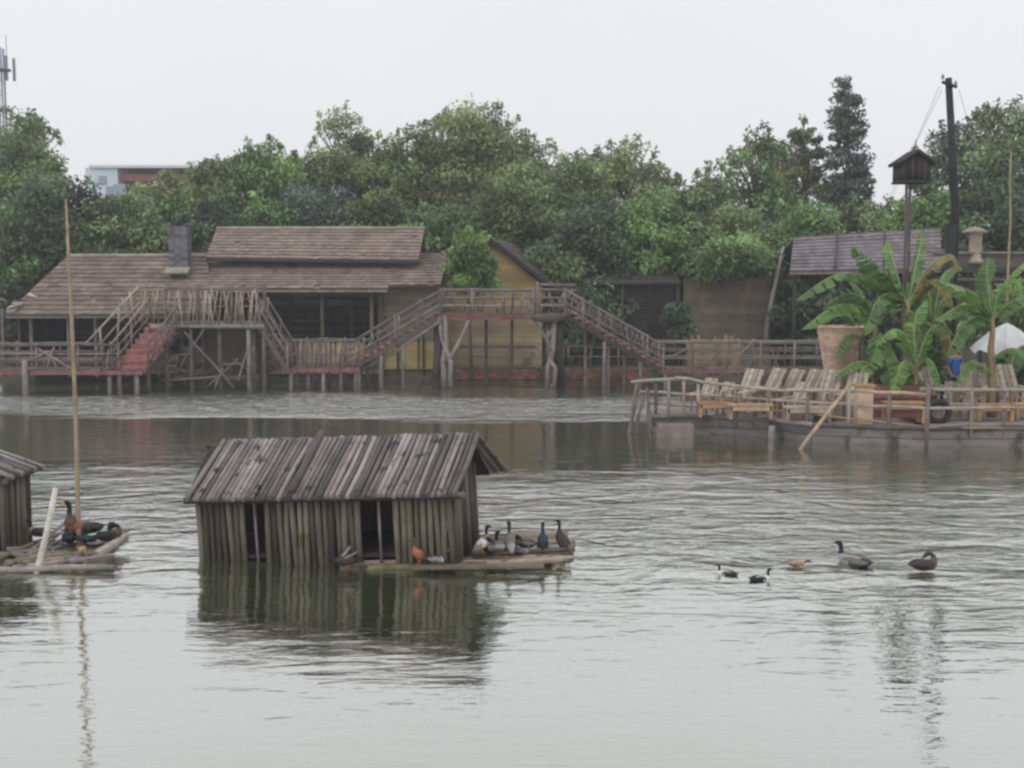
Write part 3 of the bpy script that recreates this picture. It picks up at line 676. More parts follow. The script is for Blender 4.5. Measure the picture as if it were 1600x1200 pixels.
lt = thing('lean_to', (PX(1000, 47), 47, .3), 'boarded lean-to left of the brown-grey shed, deep shade put into its dark colour', 'shed')
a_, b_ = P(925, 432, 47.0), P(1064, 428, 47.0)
wall_planks((a_.x, 47.35, 0), (b_.x, 47.35, 0), .3, a_.z - .1, step=.3).build('rear_wall', 'dark_wood', lt)  # near-black boards stand in for the deep shade under this structure
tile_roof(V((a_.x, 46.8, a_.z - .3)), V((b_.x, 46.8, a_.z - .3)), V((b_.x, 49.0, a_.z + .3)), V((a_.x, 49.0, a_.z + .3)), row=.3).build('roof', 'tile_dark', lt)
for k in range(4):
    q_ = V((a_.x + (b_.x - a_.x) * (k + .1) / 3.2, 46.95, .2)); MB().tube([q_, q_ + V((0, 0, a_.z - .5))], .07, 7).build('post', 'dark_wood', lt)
# low brick kerb walls and thin fences on the far bank
def bank_fence(px0, px1, Y, ztop, label):
    a, b = V((PX(px0, Y), Y, .3)), V((PX(px1, Y), Y, .3))
    root = thing('bank_fence', a, label, 'fence')
    for zz in (ztop, ztop * .62): MB().tube(wob(a + V((0, 0, zz)), b + V((0, 0, zz)), 6, .02), .03, 6).build('rail', 'grey_wood', root)
    n = max(2, int((b - a).length / 1.0))
    for i in range(n + 1):
        p = a.lerp(b, i / n); MB().tube([p - V((0, 0, .3)), p + V((j(.03), 0, ztop + .05))], .035, 6).build('post', 'grey_wood', root)
    w_ = MB(); L = (b - a).length; k = int(L / .25)
    for r_ in range(3):
        for i in range(k): w_.box((a.x + (i + .5 + .5 * (r_ % 2)) * L / k, Y - .25, .10 + r_ * .13), (L / k - .012, .2, .12))
    w_.build('brick_kerb', 'brick_red', root)
bank_fence(712, 838, 44.2, 1.0, 'thin grey rail fence on a brick kerb in front of the yellow house')
bank_fence(880, 1010, 44.2, 1.0, 'thin grey rail fence on a brick kerb below the right stairs of the high footbridge')

# ------------------------------------------------------------------ footbridges
def rails(root, a, b, h=0.95, hs=(1.0, .66, .33), step=1.0, lattice=None, mt='rail_wood', r=.035, posts=True, out=.12):
    a, b = V(a), V(b)
    for k, q in enumerate(hs):
        MB().tube(wob(a + V((0, 0, h * q)), b + V((0, 0, h * q)), 5, .018), r * (1.15 if k == 0 else .85), 7).build('handrail' if k == 0 else 'rail', mt, root)
    L = (V((b.x, b.y, 0)) - V((a.x, a.y, 0))).length; n = max(1, round(L / step))
    if posts:
        for i in range(n + 1):
            p = a.lerp(b, i / n); MB().tube([p - V((0, 0, .15)), p + V((j(.03), j(.03), h + .08))], r * 1.25, 7).build('baluster', mt, root)
    if lattice:
        m = MB(); k = int(L / lattice)
        for i in range(k):
            p = a.lerp(b, (i + .15) / k); q = a.lerp(b, (i + .85) / k)
            if i % 2: p, q = q, p
            m.tube([p + V((0, .03, .04)), q + V((j(.05), .03, h * .95))], .026, 6)
        m.build('lattice_infill', mt, root)
def sticks(root, a, b, h, n, mt='rail_wood'):
    """crooked odd sticks tied along a rail"""
    a, b = V(a), V(b)
    for i in range(n):
        p = a.lerp(b, R.random()); q = p + (b - a).normalized() * R.uniform(-.7, .7); q.z = p.z + h * R.uniform(.5, 1.1)
        MB().tube(wob(p - V((0, 0, .1)), q, 3, .02), R.uniform(.018, .034), 6).build('stick', R.choice((mt, 'mid_wood', 'grey_wood')), root)
def deck(root, a, b, width, mt='mid_wood', fascia='red_board', th=.06, fh=.14, name='deck'):
    """planked deck from a to b (front edge), width towards +depth"""
    a, b = V(a), V(b); X = (b - a).normalized(); Yv = V((-X.y, X.x, 0)).normalized(); m = MB(); L = (b - a).length; k = max(1, int(L / .16))
    for i in range(k):
        c = a + X * ((i + .5) * L / k) + Yv * (width / 2)
        m.box(c - V((0, 0, th / 2)), (L / k - .015, width + j(.05), th), (X, Yv, X.cross(Yv)))
    o = m.build(name, mt, root)
    for q, nm in ((-.03, 'edge_beam'), (width + .03, 'edge_beam')):
        MB().bar(a + Yv * q - V((0, 0, th + fh / 2 - .03)), b + Yv * q - V((0, 0, th + fh / 2 - .03)), .06, fh, None, side=Yv).build(nm, fascia, root)
def pile(root, x, y, ztop, r=.08, mt='grey_wood', lean=0.0):
    MB().tube([(x + lean, y, -.5), (x + lean * .5 + j(.02), y, ztop * .5), (x, y, ztop)], [r * 1.1, r, r * .95], 8).build('pile', mt, root)
def stairs(root, a, b, wv, n, mt='red_steps', riser=True, stringer='mid_wood'):
    """steps from a (bottom, near edge) to b (top, near edge); wv = vector across the tread"""
    a, b, wv = V(a), V(b), V(wv); run = V((b.x - a.x, b.y - a.y, 0)); rise = b.z - a.z
    X = run.normalized(); W = wv.normalized()
    for i in range(n):
        c = a + run * ((i + .5) / n) + V((0, 0, rise * (i + 1) / n)) + wv / 2
        m = MB().box(c - V((0, 0, .025)), (run.length / n + .05, wv.length, .05), (X, W, V((0, 0, 1))))
        if riser: m.box(c - X * (run.length / n / 2) - V((0, 0, .05 + rise / n / 2 - .02)), (.03, wv.length - .04, rise / n - .03), (X, W, V((0, 0, 1))))
        m.build('step', mt, root)
    for q in (0.0, 1.0):
        p0, p1 = a + wv * q - V((0, 0, .08)), b + wv * q - V((0, 0, .10))
        MB().bar(p0, p1, .07, .16, None, side=W).build('stringer', stringer, root)

def low_walkway_left():
    Y = 38.2; z = P(60, 578, Y).z; a, b = V((PX(-70, Y), Y, z)), V((PX(224, Y), Y, z))
    root = thing('walkway', a.copy(), 'low boardwalk at the left edge with three rails and a faded red edge', 'walkway', 'boardwalks over the water'); root.location.z = 0
    deck(root, a, b, 1.5)
    rails(root, a + V((0, .05, 0)), V((PX(185, Y), Y + .05, z)), h=.86, step=1.6)
    rails(root, a + V((0, 1.4, 0)), V((PX(140, Y), Y + 1.4, z)), h=.86, step=1.6)
    sticks(root, a, b - V((1, 0, 0)), .86, 7)
    for px in (-40, 42, 170, 186, 212):
        pile(root, PX(px, Y), Y - .12 if px == 42 else Y + .1, z + (.35 if px == 42 else -.1), .10 if px == 42 else .075)
        pile(root, PX(px, Y + 1.3), Y + 1.3, z - .1)
    for (p, q) in (((60, 545), (118, 580)), ((78, 548), (40, 565))):
        MB().tube([P(p[0], p[1], Y - .02), P(q[0], q[1], Y - .02)], .03, 6).build('brace', 'rail_wood', root)
low_walkway_left()

def left_bridge():
    zt = P(330, 505, 39.6).z; zb = P(205, 580, 38.3).z
    root = thing('footbridge', (PX(320, 40), 40, 0), 'humped wooden footbridge at left with faded red stairs and a slanting lattice rail', 'footbridge', 'humped wooden footbridges')
    A = V((PX(178, 38.35), 38.35, zb)); B = V((PX(240, 39.9), 39.9, zt))
    wv = V((PX(232, 38.35) - A.x, -.12, 0))
    stairs(root, A, B, wv, 9)
    for q, s_ in ((-.04, 'l'), (1.04, 'r')):
        rails(root, A + wv * q, B + wv * q, h=.95, hs=(1.0, .62, .3), step=.75, lattice=None if s_ == 'l' else .42, mt='rail_wood')
    # long left hand rails that reach down in front of the hall
    MB().tube([P(134, 537, 39.4), P(176, 492, 39.6), P(216, 448, 40.2)], .04, 7).build('handrail', 'pale_wood', root)
    MB().tube([P(150, 545, 39.3), P(190, 500, 39.6), P(222, 470, 40.0)], .03, 7).build('rail', 'pale_wood', root)
    for (p, q, yy) in (((187, 470), (183, 545), 39.35), ((190, 466), (205, 500), 39.5), ((156, 512), (160, 560), 39.2)):
        MB().tube([P(*p, yy), P(*q, yy)], .04, 7).build('baluster', 'pale_wood', root)
    # platform
    a, b = V((PX(262, 39.5), 39.5, zt)), V((PX(415, 39.5), 39.5, zt))
    a2 = V((PX(222, 41.2), 41.2, zt))
    deck(root, a - V((.55, 0, 0)), b, 1.6, fascia='grey_wood')
    h = P(340, 452, 39.5).z - zt
    m = MB(); k = 19
    for i in range(k):
        x0 = a.x + (b.x - a.x) * (i + .2) / k; s_ = (.16 if i % 3 else -.14)
        m.tube([(x0, 39.47 + j(.03), zt - .1), (x0 + s_ + j(.05), 39.47, zt + h * R.uniform(.86, 1.02))], R.uniform(.03, .045), 6)
    m.build('lattice_infill', 'pale_wood', root)
    rails(root, a, b, h=h, hs=(1.0, .72, .04), step=1.3)
    m = MB(); k = 22; L0 = PX(212, 41.0); L1 = PX(415, 41.0)
    for i in range(k):
        x0 = L0 + (L1 - L0) * (i + .2) / k; s_ = .2 if i % 2 else -.2
        m.tube([(x0, 41.05, zt - .05), (x0 + s_, 41.05, zt + h * .95)], R.uniform(.028, .045), 6)
    m.build('lattice_infill', 'bamboo_tan', root)
    rails(root, V((L0, 41.1, zt)), V((L1, 41.1, zt)), h=h * 1.06, hs=(1.0, .86, .45), step=1.2, mt='grey_wood')
    # stairs down to the right
    C, D = V((PX(450, 39.3), 39.3, P(450, 576, 39.3).z)), V((PX(408, 39.5), 39.5, zt))
    stairs(root, C, D, V((0, 1.3, 0)), 8, mt='mid_wood')
    for yy in (0, 1.3):
        rails(root, C + V((0, yy, 0)), D + V((0, yy, 0)), h=.85, hs=(1.0, .6), step=.55)
    # supports and crossed braces
    for px, yy in ((232, 39.4), (262, 39.7), (300, 39.6), (345, 39.6), (390, 39.5), (398, 39.9), (414, 39.5), (262, 41), (320, 41), (390, 41.1)):
        pile(root, PX(px, yy), yy, zt - .12, R.uniform(.06, .09), 'pale_wood' if px == 390 and yy < 40 else 'grey_wood')
    for (p, q) in (((281, 574), (322, 508)), ((288, 518), (366, 606)), ((372, 595), (388, 545)), ((346, 570), (380, 568)), ((262, 556), (300, 553)), ((250, 595), (345, 588)), ((258, 572), (275, 572)), ((335, 608), (348, 575)), ((265, 510), (412, 512)), ((322, 606), (372, 560)), ((250, 540), (268, 606))):
        MB().tube(wob(P(*p, 39.42), P(*q, 39.42), 4, .02), R.uniform(.028, .05), 6).build('brace', 'rail_wood' if R.random() < .55 else 'grey_wood', root)
    for i in range(22):
        a_ = P(R.uniform(248, 412), R.uniform(530, 600), R.uniform(39.5, 41)); ang = R.uniform(-1, 1); ln_ = R.uniform(.5, 1.3)
        MB().tube(wob(a_, a_ + V((ln_ * math.cos(ang), j(.2), ln_ * math.sin(ang) * .9)), 3, .03), R.uniform(.02, .045), 6).build('brace', R.choice(('mid_wood', 'grey_wood', 'dark_wood', 'mid_wood')), root)
    for (p, q) in (((246, 590), (345, 586)), ((250, 575), (300, 580)), ((352, 590), (405, 588))):
        MB().bar(P(*p, 39.7), P(*q, 39.7), .05, .14).build('low_board', 'mid_wood', root)
    wall_planks((PX(318, 41.0), 41.25, 0), (PX(408, 41.0), 41.25, 0), -.3, zt - .2, step=.3).build('rear_boarding', 'grey_wall', root)
left_bridge()

def middle_walkway():
    Y = 39.6; z = P(500, 574, Y).z; a, b = V((PX(440, Y), Y, z)), V((PX(562, Y), Y, z))
    root = thing('walkway', (a.x, Y, 0), 'short boardwalk with plank rail linking the two humped footbridges', 'walkway', 'boardwalks over the water')
    deck(root, a, b, 1.4)
    rails(root, a, b, h=.95, hs=(1, .5), step=.7); rails(root, a + V((0, 1.35, 0)), b + V((0, 1.35, 0)), h=.95, hs=(1, .5), step=.7)
    m = MB(); L = b.x - a.x
    for i in range(16): m.box((a.x + (i + .5) * L / 16, Y + 1.3, z + .42), (.11, .025, .8))
    m.build('plank_infill', 'bamboo_tan', root)
    m = MB()
    for i in range(10): m.tube([(a.x + (i + .3) * L / 10, Y - .03, z), (a.x + (i + .3 + R.choice((0, .35, -.2))) * L / 10, Y - .03, z + .92)], .035, 6)
    m.build('lattice_infill', 'rail_wood', root)
    for px in (455, 482, 505, 532, 556):
        for q in (.08, 1.3): pile(root, PX(px, Y), Y + q, z - .1, .07)
middle_walkway()

def high_bridge():
    Y = 40.6; zt = P(780, 490, Y).z; zb = P(548, 574, Y).z
    root = thing('footbridge', (PX(785, Y), Y, 0), 'long humped wooden footbridge in the middle, on forked tree-trunk supports, red treads on both stairs', 'footbridge', 'humped wooden footbridges')
    wd = 1.5
    A, B = V((PX(546, Y - .6), Y - .6, zb)), V((PX(690, Y), Y, zt))
    C, D = V((PX(884, Y), Y, zt)), V((PX(1036, Y + 1.0), Y + 1.0, P(1036, 578, Y + 1).z))
    stairs(root, A, B, V((0, wd, 0)), 13, mt='red_board')
    stairs(root, D, C, V((0, wd, 0)), 13, mt='red_board')
    deck(root, B, C, wd, fascia='red_board', fh=.2)
    h = P(780, 453, Y).z - zt
    for yy in (0, wd):
        y_ = V((0, yy, 0))
        rails(root, A + y_ + V((0, 0, .05)), B + y_, h=h, hs=(1, .7, .42, .16), step=.85)
        rails(root, B + y_, C + y_, h=h, hs=(1, .66, .34), step=1.05, lattice=.34)
        rails(root, C + y_, D + y_ + V((0, 0, .05)), h=h, hs=(1, .72, .45, .2), step=.7, lattice=.3)
        sticks(root, A + y_, B + y_, h, 6); sticks(root, B + y_, C + y_, h, 7); sticks(root, C + y_, D + y_, h, 6)
    for px in (834, 840): MB().tube([P(px, 500, Y - .06), P(px, 440 if px == 840 else 450, Y - .06)], .06, 7).build('post', 'rail_wood', root)
    MB().tube([P(553, 585, Y - .4), P(620, 548, Y - .2), P(690, 500, Y - .05)], .07, 7).build('under_beam', 'rail_wood', root)
    MB().tube([P(832, 495, Y - .1), P(845, 497, Y - .12), P(872, 497, Y - .12), P(888, 490, Y - .1)], [.12, .16, .16, .1], 9).build('cross_beam', 'mid_wood', root)
    MB().tube([P(842, 445, Y + .2), P(900, 446, Y + .2)], .06, 7).build('handrail', 'rail_wood', root)
    # forked supports: each trunk with its branches is one piece
    f = MB()
    f.tube([P(695, 606, Y), P(693, 560, Y), P(697, 540, Y), P(696, 494, Y)], [.12, .11, .1, .09], 9, .7)
    f.tube([P(704, 604, Y - .1), P(704, 565, Y - .1), P(700, 552, Y - .05), P(690, 530, Y), P(686, 495, Y)], [.1, .09, .09, .07, .06], 8, .8)
    f.tube([P(703, 560, Y - .1), P(712, 545, Y - .1), P(722, 525, Y - .1), P(734, 497, Y)], [.09, .08, .06, .05], 8, .75)
    f.build('forked_support', 'grey_wood', root)
    d = MB(); d.tube([P(681, 606, Y + .35), P(684, 550, Y + .35), P(683, 495, Y + .35)], [.16, .15, .14], 9, .3); d.build('forked_support', 'mid_wood', root)
    f = MB()
    f.tube([P(856, 606, Y), P(856, 575, Y), P(864, 545, Y), P(866, 500, Y)], [.1, .1, .1, .1], 8, .7)
    f.tube([P(862, 548, Y - .02), P(852, 525, Y - .04), P(838, 508, Y - .02), P(834, 497, Y)], [.08, .08, .07, .06], 8, .6)
    f.tube([P(866, 606, Y - .12), P(868, 575, Y - .12), P(858, 560, Y - .1)], [.08, .08, .06], 8, .8)
    f.build('forked_support', 'rail_wood', root)
    d = MB(); d.tube([P(876, 606, Y + .2), P(873, 550, Y + .2), P(874, 498, Y + .2)], [.19, .17, .16], 9, .3); d.build('forked_support', 'dark_wood', root)
    for px, yy in ((560, 40.1), (574, 41.3), (596, 40.2), (630, 40.4), (655, 41.6), (760, 42.0), (800, 42.1), (944, 41), (950, 41.2), (975, 42.4), (1000, 41.3), (1022, 42.6), (915, 42.2)):
        x = PX(px, yy); 
        zz = zt if 690 < px < 884 else (zb + (zt - zb) * ((px - 548) / 142) if px < 690 else zt + (D.z - zt) * ((px - 884) / 152))
        pile(root, x, yy, zz - .2, R.uniform(.05, .075))
    MB().tube([P(716, 541, Y + .9), P(836, 541, Y + .9)], .035, 6).build('tie_beam', 'rail_wood', root)
    MB().tube([P(878, 541, Y + .9), P(945, 537, Y + .9)], .035, 6).build('tie_beam', 'rail_wood', root)
high_bridge()

def right_walkway():
    Y = 41.6; z = P(1100, 576, Y).z; a, b = V((PX(1030, Y), Y, z)), V((PX(1345, Y), Y, z))
    root = thing('walkway', (a.x, Y, 0), 'long boardwalk behind the seating terrace, right of the high footbridge', 'walkway', 'boardwalks over the water')
    deck(root, a, b, 1.5)
    for yy in (0, 1.45): rails(root, a + V((0, yy, 0)), b + V((0, yy, 0)), h=.98, hs=(1, .7, .4), step=1.3)
    sticks(root, a, b, .98, 12)
    for (p, q) in (((1142, 568), (1180, 530)), ((1150, 532), (1172, 550)), ((1040, 560), (1075, 545))):
        MB().tube([P(*p, Y - .05), P(*q, Y - .05)], .03, 6).build('brace', 'rail_wood', root)
    for k in range(8):
        px = 1040 + 40 * k
        for q in (.1, 1.35): pile(root, PX(px, Y), Y + q, z - .1, .07)
    # small yellow-brown fence boards by the shed
right_walkway()
fb = MB()
for i in range(16): fb.box((PX(1075 + i * 5.2, 43.6), 43.6 + j(.02), .9), (.11, .03, 1.6 + j(.25)))
tag(fb.build('plank_fence', 'bamboo_tan', origin=(PX(1075, 43.6), 43.6, .1)), 'short yellow-brown plank fence in front of the brown-grey shed', 'fence')

# ------------------------------------------------------------------ terrace on the right
ZD = 0.42
def terrace():
    root = thing('seating_terrace', (PX(1300, 26.5), 26.5, 0), 'low wooden seating terrace built out over the water at right, with crooked pole rails', 'terrace')
    # outline of the front edge (plan): left end further away
    pts = [G(1022, 668, ZD - .02), G(1110, 658, ZD), G(1200, 662, ZD), G(1262, 674, ZD), G(1450, 686, ZD), G(1650, 683, ZD), G(1900, 680, ZD)]
    pts = [V((PX(1020, 27.6), 27.6, ZD)), V((PX(1110, 27.5), 27.5, ZD)), V((PX(1205, 27.0), 27.0, ZD)), V((PX(1270, 25.9), 25.9, ZD)), V((PX(1450, 25.2), 25.2, ZD)), V((PX(1620, 25.4), 25.4, ZD)), V((PX(1900, 25.6), 25.6, ZD))]
    back = [V((PX(1015, 31), 31, ZD)), V((PX(1300, 32.5), 32.5, ZD)), V((PX(1305, 38), 38, ZD)), V((PX(1900, 38), 38, ZD))]
    d = MB(); poly = pts + back[::-1]
    d.poly(poly, .08, (0, 0, 1), .5)
    # plank courses on top, each one running with the edge
    for i in range(len(pts) - 1):
        a, b = pts[i], pts[i + 1]; X = (b - a).normalized(); Yv = V((-X.y, X.x, 0)); L = (b - a).length
        for k in range(9): d.box((a + b) / 2 + Yv * (.1 + k * .19) + V((0, 0, .012)), (L - .04, .17, .02), (X, Yv, V((0, 0, 1))))
    d.build('deck', 'deck_wood', root)
    hl = MB()
    for i in range(len(pts) - 1):
        a, b = pts[i], pts[i + 1]
        for k, (zz, o_) in enumerate(((.26, .03), (.06, .10), (-.12, .16))):
            hl.bar(V((a.x, a.y - o_ + .0, zz)), V((b.x, b.y - o_, zz)), .06, .19, None)
    a, b = pts[0], back[0]
    for zz in (.3, .12, -.06): hl.bar(V((a.x, a.y, zz)), V((b.x, b.y, zz)), .06, .17)
    hl.build('skirt_boards', 'hull', root)
    for i in range(len(pts) - 1):
        MB().tube(wob(pts[i] + V((0, -.08, .0)), pts[i + 1] + V((0, -.08, .0)), 5, .025), .055, 7).build('edge_log', 'rail_wood', root)
    # crooked pole rails
    def rail(pl, r=.035, nm='rail', mt='pale_wood'):
        q = []
        for i in range(len(pl) - 1):
            q += wob(pl[i], pl[i + 1], 3, .02)[:-1]
        MB().tube(q + [pl[-1]], r, 7).build(nm, mt, root)
    rail([P(986, 597, 28.0), P(1062, 592, 27.6)], .045, 'handrail'); rail([P(1055, 590, 27.5), P(1120, 600, 27.4), P(1215, 610, 26.8), P(1335, 612, 25.8)], .04, 'handrail')
    rail([P(1338, 610, 25.6), P(1450, 617, 25.1)], .045, 'handrail', 'bamboo_tan'); rail([P(1438, 608, 25.15), P(1605, 609, 25.3), P(1800, 609, 25.5)], .045, 'handrail')
    rail([P(1000, 612, 27.7), P(1100, 617, 27.5), P(1220, 626, 26.8), P(1325, 631, 25.8), P(1450, 638, 25.1), P(1800, 638, 25.5)], .036)
    rail([P(1012, 630, 27.7), P(1110, 637, 27.5), P(1220, 642, 26.8), P(1290, 650, 25.9), P(1450, 668, 25.1), P(1800, 670, 25.5)], .032, 'rail', 'bamboo_tan')
    for px, t_, y_ in ((1025, 600, 27.6), (1045, 592, 27.5), (1068, 595, 27.5), (1092, 600, 27.5), (1120, 602, 27.4), (1150, 604, 27.2), (1202, 608, 26.9), (1262, 612, 26.0), (1328, 606, 25.7), (1390, 612, 25.35), (1450, 600, 25.1), (1520, 606, 25.2), (1570, 608, 25.3), (1640, 606, 25.4)):
        MB().tube([V((PX(px, y_), y_, .0)), P(px + j(1.5), t_, y_)], .04 if px != 1450 else .055, 7).build('rail_post', 'rail_wood' if px % 4 else 'pale_wood', root)
    wall_planks((PX(1062, 31.2), 31.0, 0), (PX(1302, 32.2), 32.3, 0), ZD + .03, ZD + .75, step=.2, th=.03).build('rear_boarding', 'mid_wood', root)  # added boards, their dark brown stands in for shadow under the walkway
    # slender leaning stakes at the left corner, standing in the water
    for (p, q) in (((988, 690), (995, 600)), ((1004, 708), (1000, 612)), ((1010, 700), (1003, 618)), ((1022, 692), (1014, 610)), ((980, 672), (1012, 606))):
        MB().tube(wob(V((G(*p).x, 27.4, -.3)), P(q[0], q[1], 27.5), 4, .03), .035, 6).build('stake', 'rail_wood', root)
    MB().box(P(1055, 672, 27.0), (.85, .5, .3), t=.7).build('float_box', 'rail_wood', root)
    for px in range(1030, 1640, 62):
        y_ = 27.5 if px < 1200 else 25.9
        pile(root, PX(px, y_), y_ + .5, ZD - .09, .09)
    return root
terrace()
dp = MB(); dp.tube(wob(P(1329, 598, 25.2), V((G(1247, 704).x, 24.6, -.12)), 5, .02), [.045] * 6, 8, .6)
tag(dp.build('bamboo_pole', 'bamboo_tan', origin=P(1247, 704, 24.6)), 'bamboo pole leaning from the terrace rail down into the water', 'pole')

def chair_proto():
    r = thing('slatted_chair', (0, 0, 0), 'x', 'chair')
    # seat faces -Y, reclined back
    m = MB()
    for k in range(5): m.box((0, -.22 + k * .11, .40 - k * .012), (.52, .09, .025), (V((1, 0, 0)), V((0, 1, -.12)).normalized(), V((0, .12, 1)).normalized()))
    m.build('seat', 'seat_wood', r)
    X, Yv = V((1, 0, 0)), V((0, .55, 1)).normalized(); Z = X.cross(Yv); m = MB()
    for k in range(4): m.box(V((-.195 + k * .13, .42, .72)) , (.105, .80, .022), (X, Yv, Z))
    for zz in (.46, .72, .98): m.box(V((0, .445 + (zz - .72) * .55, zz)), (.52, .07, .03), (X, Yv, Z))
    m.build('backrest', 'chair_wood', r)
    for sx in (-.25, .25):
        MB().bar((sx, -.22, 0), (sx, -.24, .58), .05, .05).build('leg', 'seat_wood', r)
        MB().bar((sx, .30, 0), (sx, .24, .55), .05, .05).build('leg', 'seat_wood', r)
        MB().bar((sx, -.30, .59), (sx, .36, .62), .09, .03).build('armrest', 'chair_wood', r)
    return r
CH = chair_proto(); first = [True]
def chair(px, Y, rz, label, z=ZD + .025, s=1.0):
    o = CH if first[0] else copy_tree(CH); first[0] = False
    Y = Y - .95 if Y > 27.5 else Y - .5; o.location = (PX(px, Y), Y, z); o.rotation_euler = (0, 0, math.radians(rz)); s *= .97; o.scale = (s, s, s); tag(o, label, 'chair', 'slatted wooden chairs on the terrace'); return o
chair(1154, 28.2, -50, 'leftmost slatted wooden chair of the main row on the terrace, pale back leaning right', s=1.12)
chair(1186, 28.9, -66, 'second slatted chair of the main row on the terrace, narrow pale back', s=1.1)
chair(1216, 28.9, -66, 'third slatted chair of the main row on the terrace', s=1.08)
chair(1249, 29.3, -62, 'slatted chair in the middle of the left chair row, set further back', s=1.05)
chair(1236, 27.4, -55, 'slatted chair standing low and forward in the left chair row', s=.84)
chair(1284, 28.2, -42, 'broad slatted chair just left of the tall woven basket', s=1.1)
chair(1330, 27.8, -34, 'slatted chair in front of the tall woven basket', s=1.05)
chair(1096, 29.6, -45, 'worn slatted chair in the shade beyond the left end of the chair row', s=.8)
chair(1457, 29.6, 8, 'slatted chair just right of the tall banana stem', s=1.1)
chair(1519, 28.2, -24, 'broad slatted chair under the right-hand banana plant, pale grey back', s=1.25)
chair(1588, 28.4, 6, 'slatted chair at the right edge, orange-brown bench in front of it', s=1.2)
chair(1490, 28.4, -20, 'slatted chair in front of the person in blue', s=.8)
chair(1120, 28.6, -55, 'low weathered slatted chair, first in front of the leftmost main row', s=.78)
chair(1553, 30.5, 10, 'slatted chair behind the others, left of the right edge')

def bench(px, Y, L, label, mt, z=ZD + .025, h=.42, dp=.4, rz=0):
    x = PX(px, Y); r = thing('low_table', (0, 0, 0), label, 'table', 'low wooden tables by the rail')
    m = MB()
    for k in range(4): m.box((0, -dp / 2 + (k + .5) * dp / 4, h), (L, dp / 4 - .012, .04))
    m.build('table_top', mt, r)
    for sx in (-1, 1):
        for sy in (-1, 1): MB().box((sx * (L / 2 - .06), sy * (dp / 2 - .05), h / 2), (.07, .07, h - .04)).build('leg', mt, r)
    MB().box((0, -dp / 2 + .03, h - .08), (L - .1, .03, .1)).build('apron', mt, r)
    r.location = (x, Y, z); r.rotation_euler = (0, 0, math.radians(rz)); return r
bench(1118, 27.1, .9, 'small grey-brown low table at the left end of the terrace', 'seat_wood', h=.38)
bench(1172, 26.7, 1.1, 'low table with a yellowish top below the leftmost chairs', 'bamboo_tan', h=.36)
bench(1262, 26.2, 1.1, 'low table with pale top beside the leaning bamboo pole', 'chair_wood', h=.36)
bench(1413, 25.85, .95, 'yellow-orange low table in front of the red planter', 'orange_wood', h=.50, dp=.45)
bench(1497, 26.4, .85, 'low grey table right of the tyre', 'chair_wood', h=.40)
bench(1553, 26.3, .9, 'low brownish table second from the right edge', 'orange_wood', h=.40)
bench(1612, 26.6, .9, 'orange-brown low table cut by the right edge', 'orange_wood', h=.40)

pl = thing('planter_box', (PX(1398, 27.3), 27.3, ZD + .025), 'long red-brown planter box behind the rail, under the tall banana plant', 'planter')
MB().box((PX(1398, 27.3), 27.3, ZD + .42), (1.5, .5, .8), t=.5).build('box', 'terracotta', pl)
for zz in (.3, .6): MB().box((PX(1398, 27.3), 27.03, ZD + zz), (1.52, .03, .18)).build('board', 'red_board', pl)
MB().box((PX(1398, 27.3), 27.3, ZD + .825), (1.4, .42, .03), t=.5).build('soil', 'earth', pl)
pk = thing('plank_post', (PX(1350, 25.9), 25.9, ZD), 'pale orange plank stand at the rail, left of the red planter', 'stand')
MB().box((PX(1350, 25.9), 25.9, ZD + .46), (.36, .3, .9), t=.6).build('post', 'basket', pk)
MB().box((PX(1350, 25.9), 25.9, ZD + .93), (.46, .4, .05), t=.3).build('top_board', 'orange_wood', pk)
ty = MB(); c = V((PX(1468, 25.9), 25.9, ZD + .30)); vs = []; fs = []
for i in range(24):
    a = 2 * math.pi * i / 24
    for k in range(8):
        b_ = 2 * math.pi * k / 8; rr_ = .24 + .075 * math.cos(b_); vs.append(c + V((rr_ * math.cos(a), .085 * math.sin(b_), rr_ * math.sin(a))))
for i in range(24):
    for k in range(8): fs.append((i * 8 + k, i * 8 + (k + 1) % 8, ((i + 1) % 24) * 8 + (k + 1) % 8, ((i + 1) % 24) * 8 + k))
ty.add(vs, fs, .5, 0, True); tag(ty.build('tyre', 'rubber', origin=c), 'old black tyre standing on the terrace edge beside the tall rail post', 'tyre')

# tall woven basket
bk = thing('woven_basket', (PX(1311, 29.6), 29.6, ZD), 'tall pale woven basket, wide at the top and narrow at the foot', 'basket')
m = MB(); x, y = PX(1311, 29.6), 29.6; zt_ = P(1311, 512, y).z; Hh = zt_ - ZD; rows = 26; nn = 40; vs = []; fs = []
for i in range(rows + 1):
    q = i / rows; r_ = .12 + .50 * q
    for k in range(nn):
        a = 2 * math.pi * k / nn; w_ = 1 + .03 * (1 if (k // 2 + i) % 2 else -1)
        vs.append((x + r_ * w_ * math.cos(a) + .10 * (1 - q) * -1, y + r_ * w_ * math.sin(a), ZD + .03 + Hh * q))
for i in range(rows):
    for k in range(nn):
        k2 = (k + 1) % nn; m_ = R.random()
        fs.append((i * nn + k, i * nn + k2, (i + 1) * nn + k2, (i + 1) * nn + k))
m.add(vs, fs, .5, 0, True); m.t = [R.random() for _ in m.t]
m.build('woven_body', 'basket', bk)
rim = [(x + .64 * math.cos(2 * math.pi * k / 24), y + .64 * math.sin(2 * math.pi * k / 24), zt_ + .02) for k in range(25)]
MB().tube(rim, .035, 6, .6).build('rim', 'basket', bk)
MB().lathe((x, y, zt_ - .12), [(.0, .02), (.58, 0)], 24, .3).build('soil', 'earth', bk)

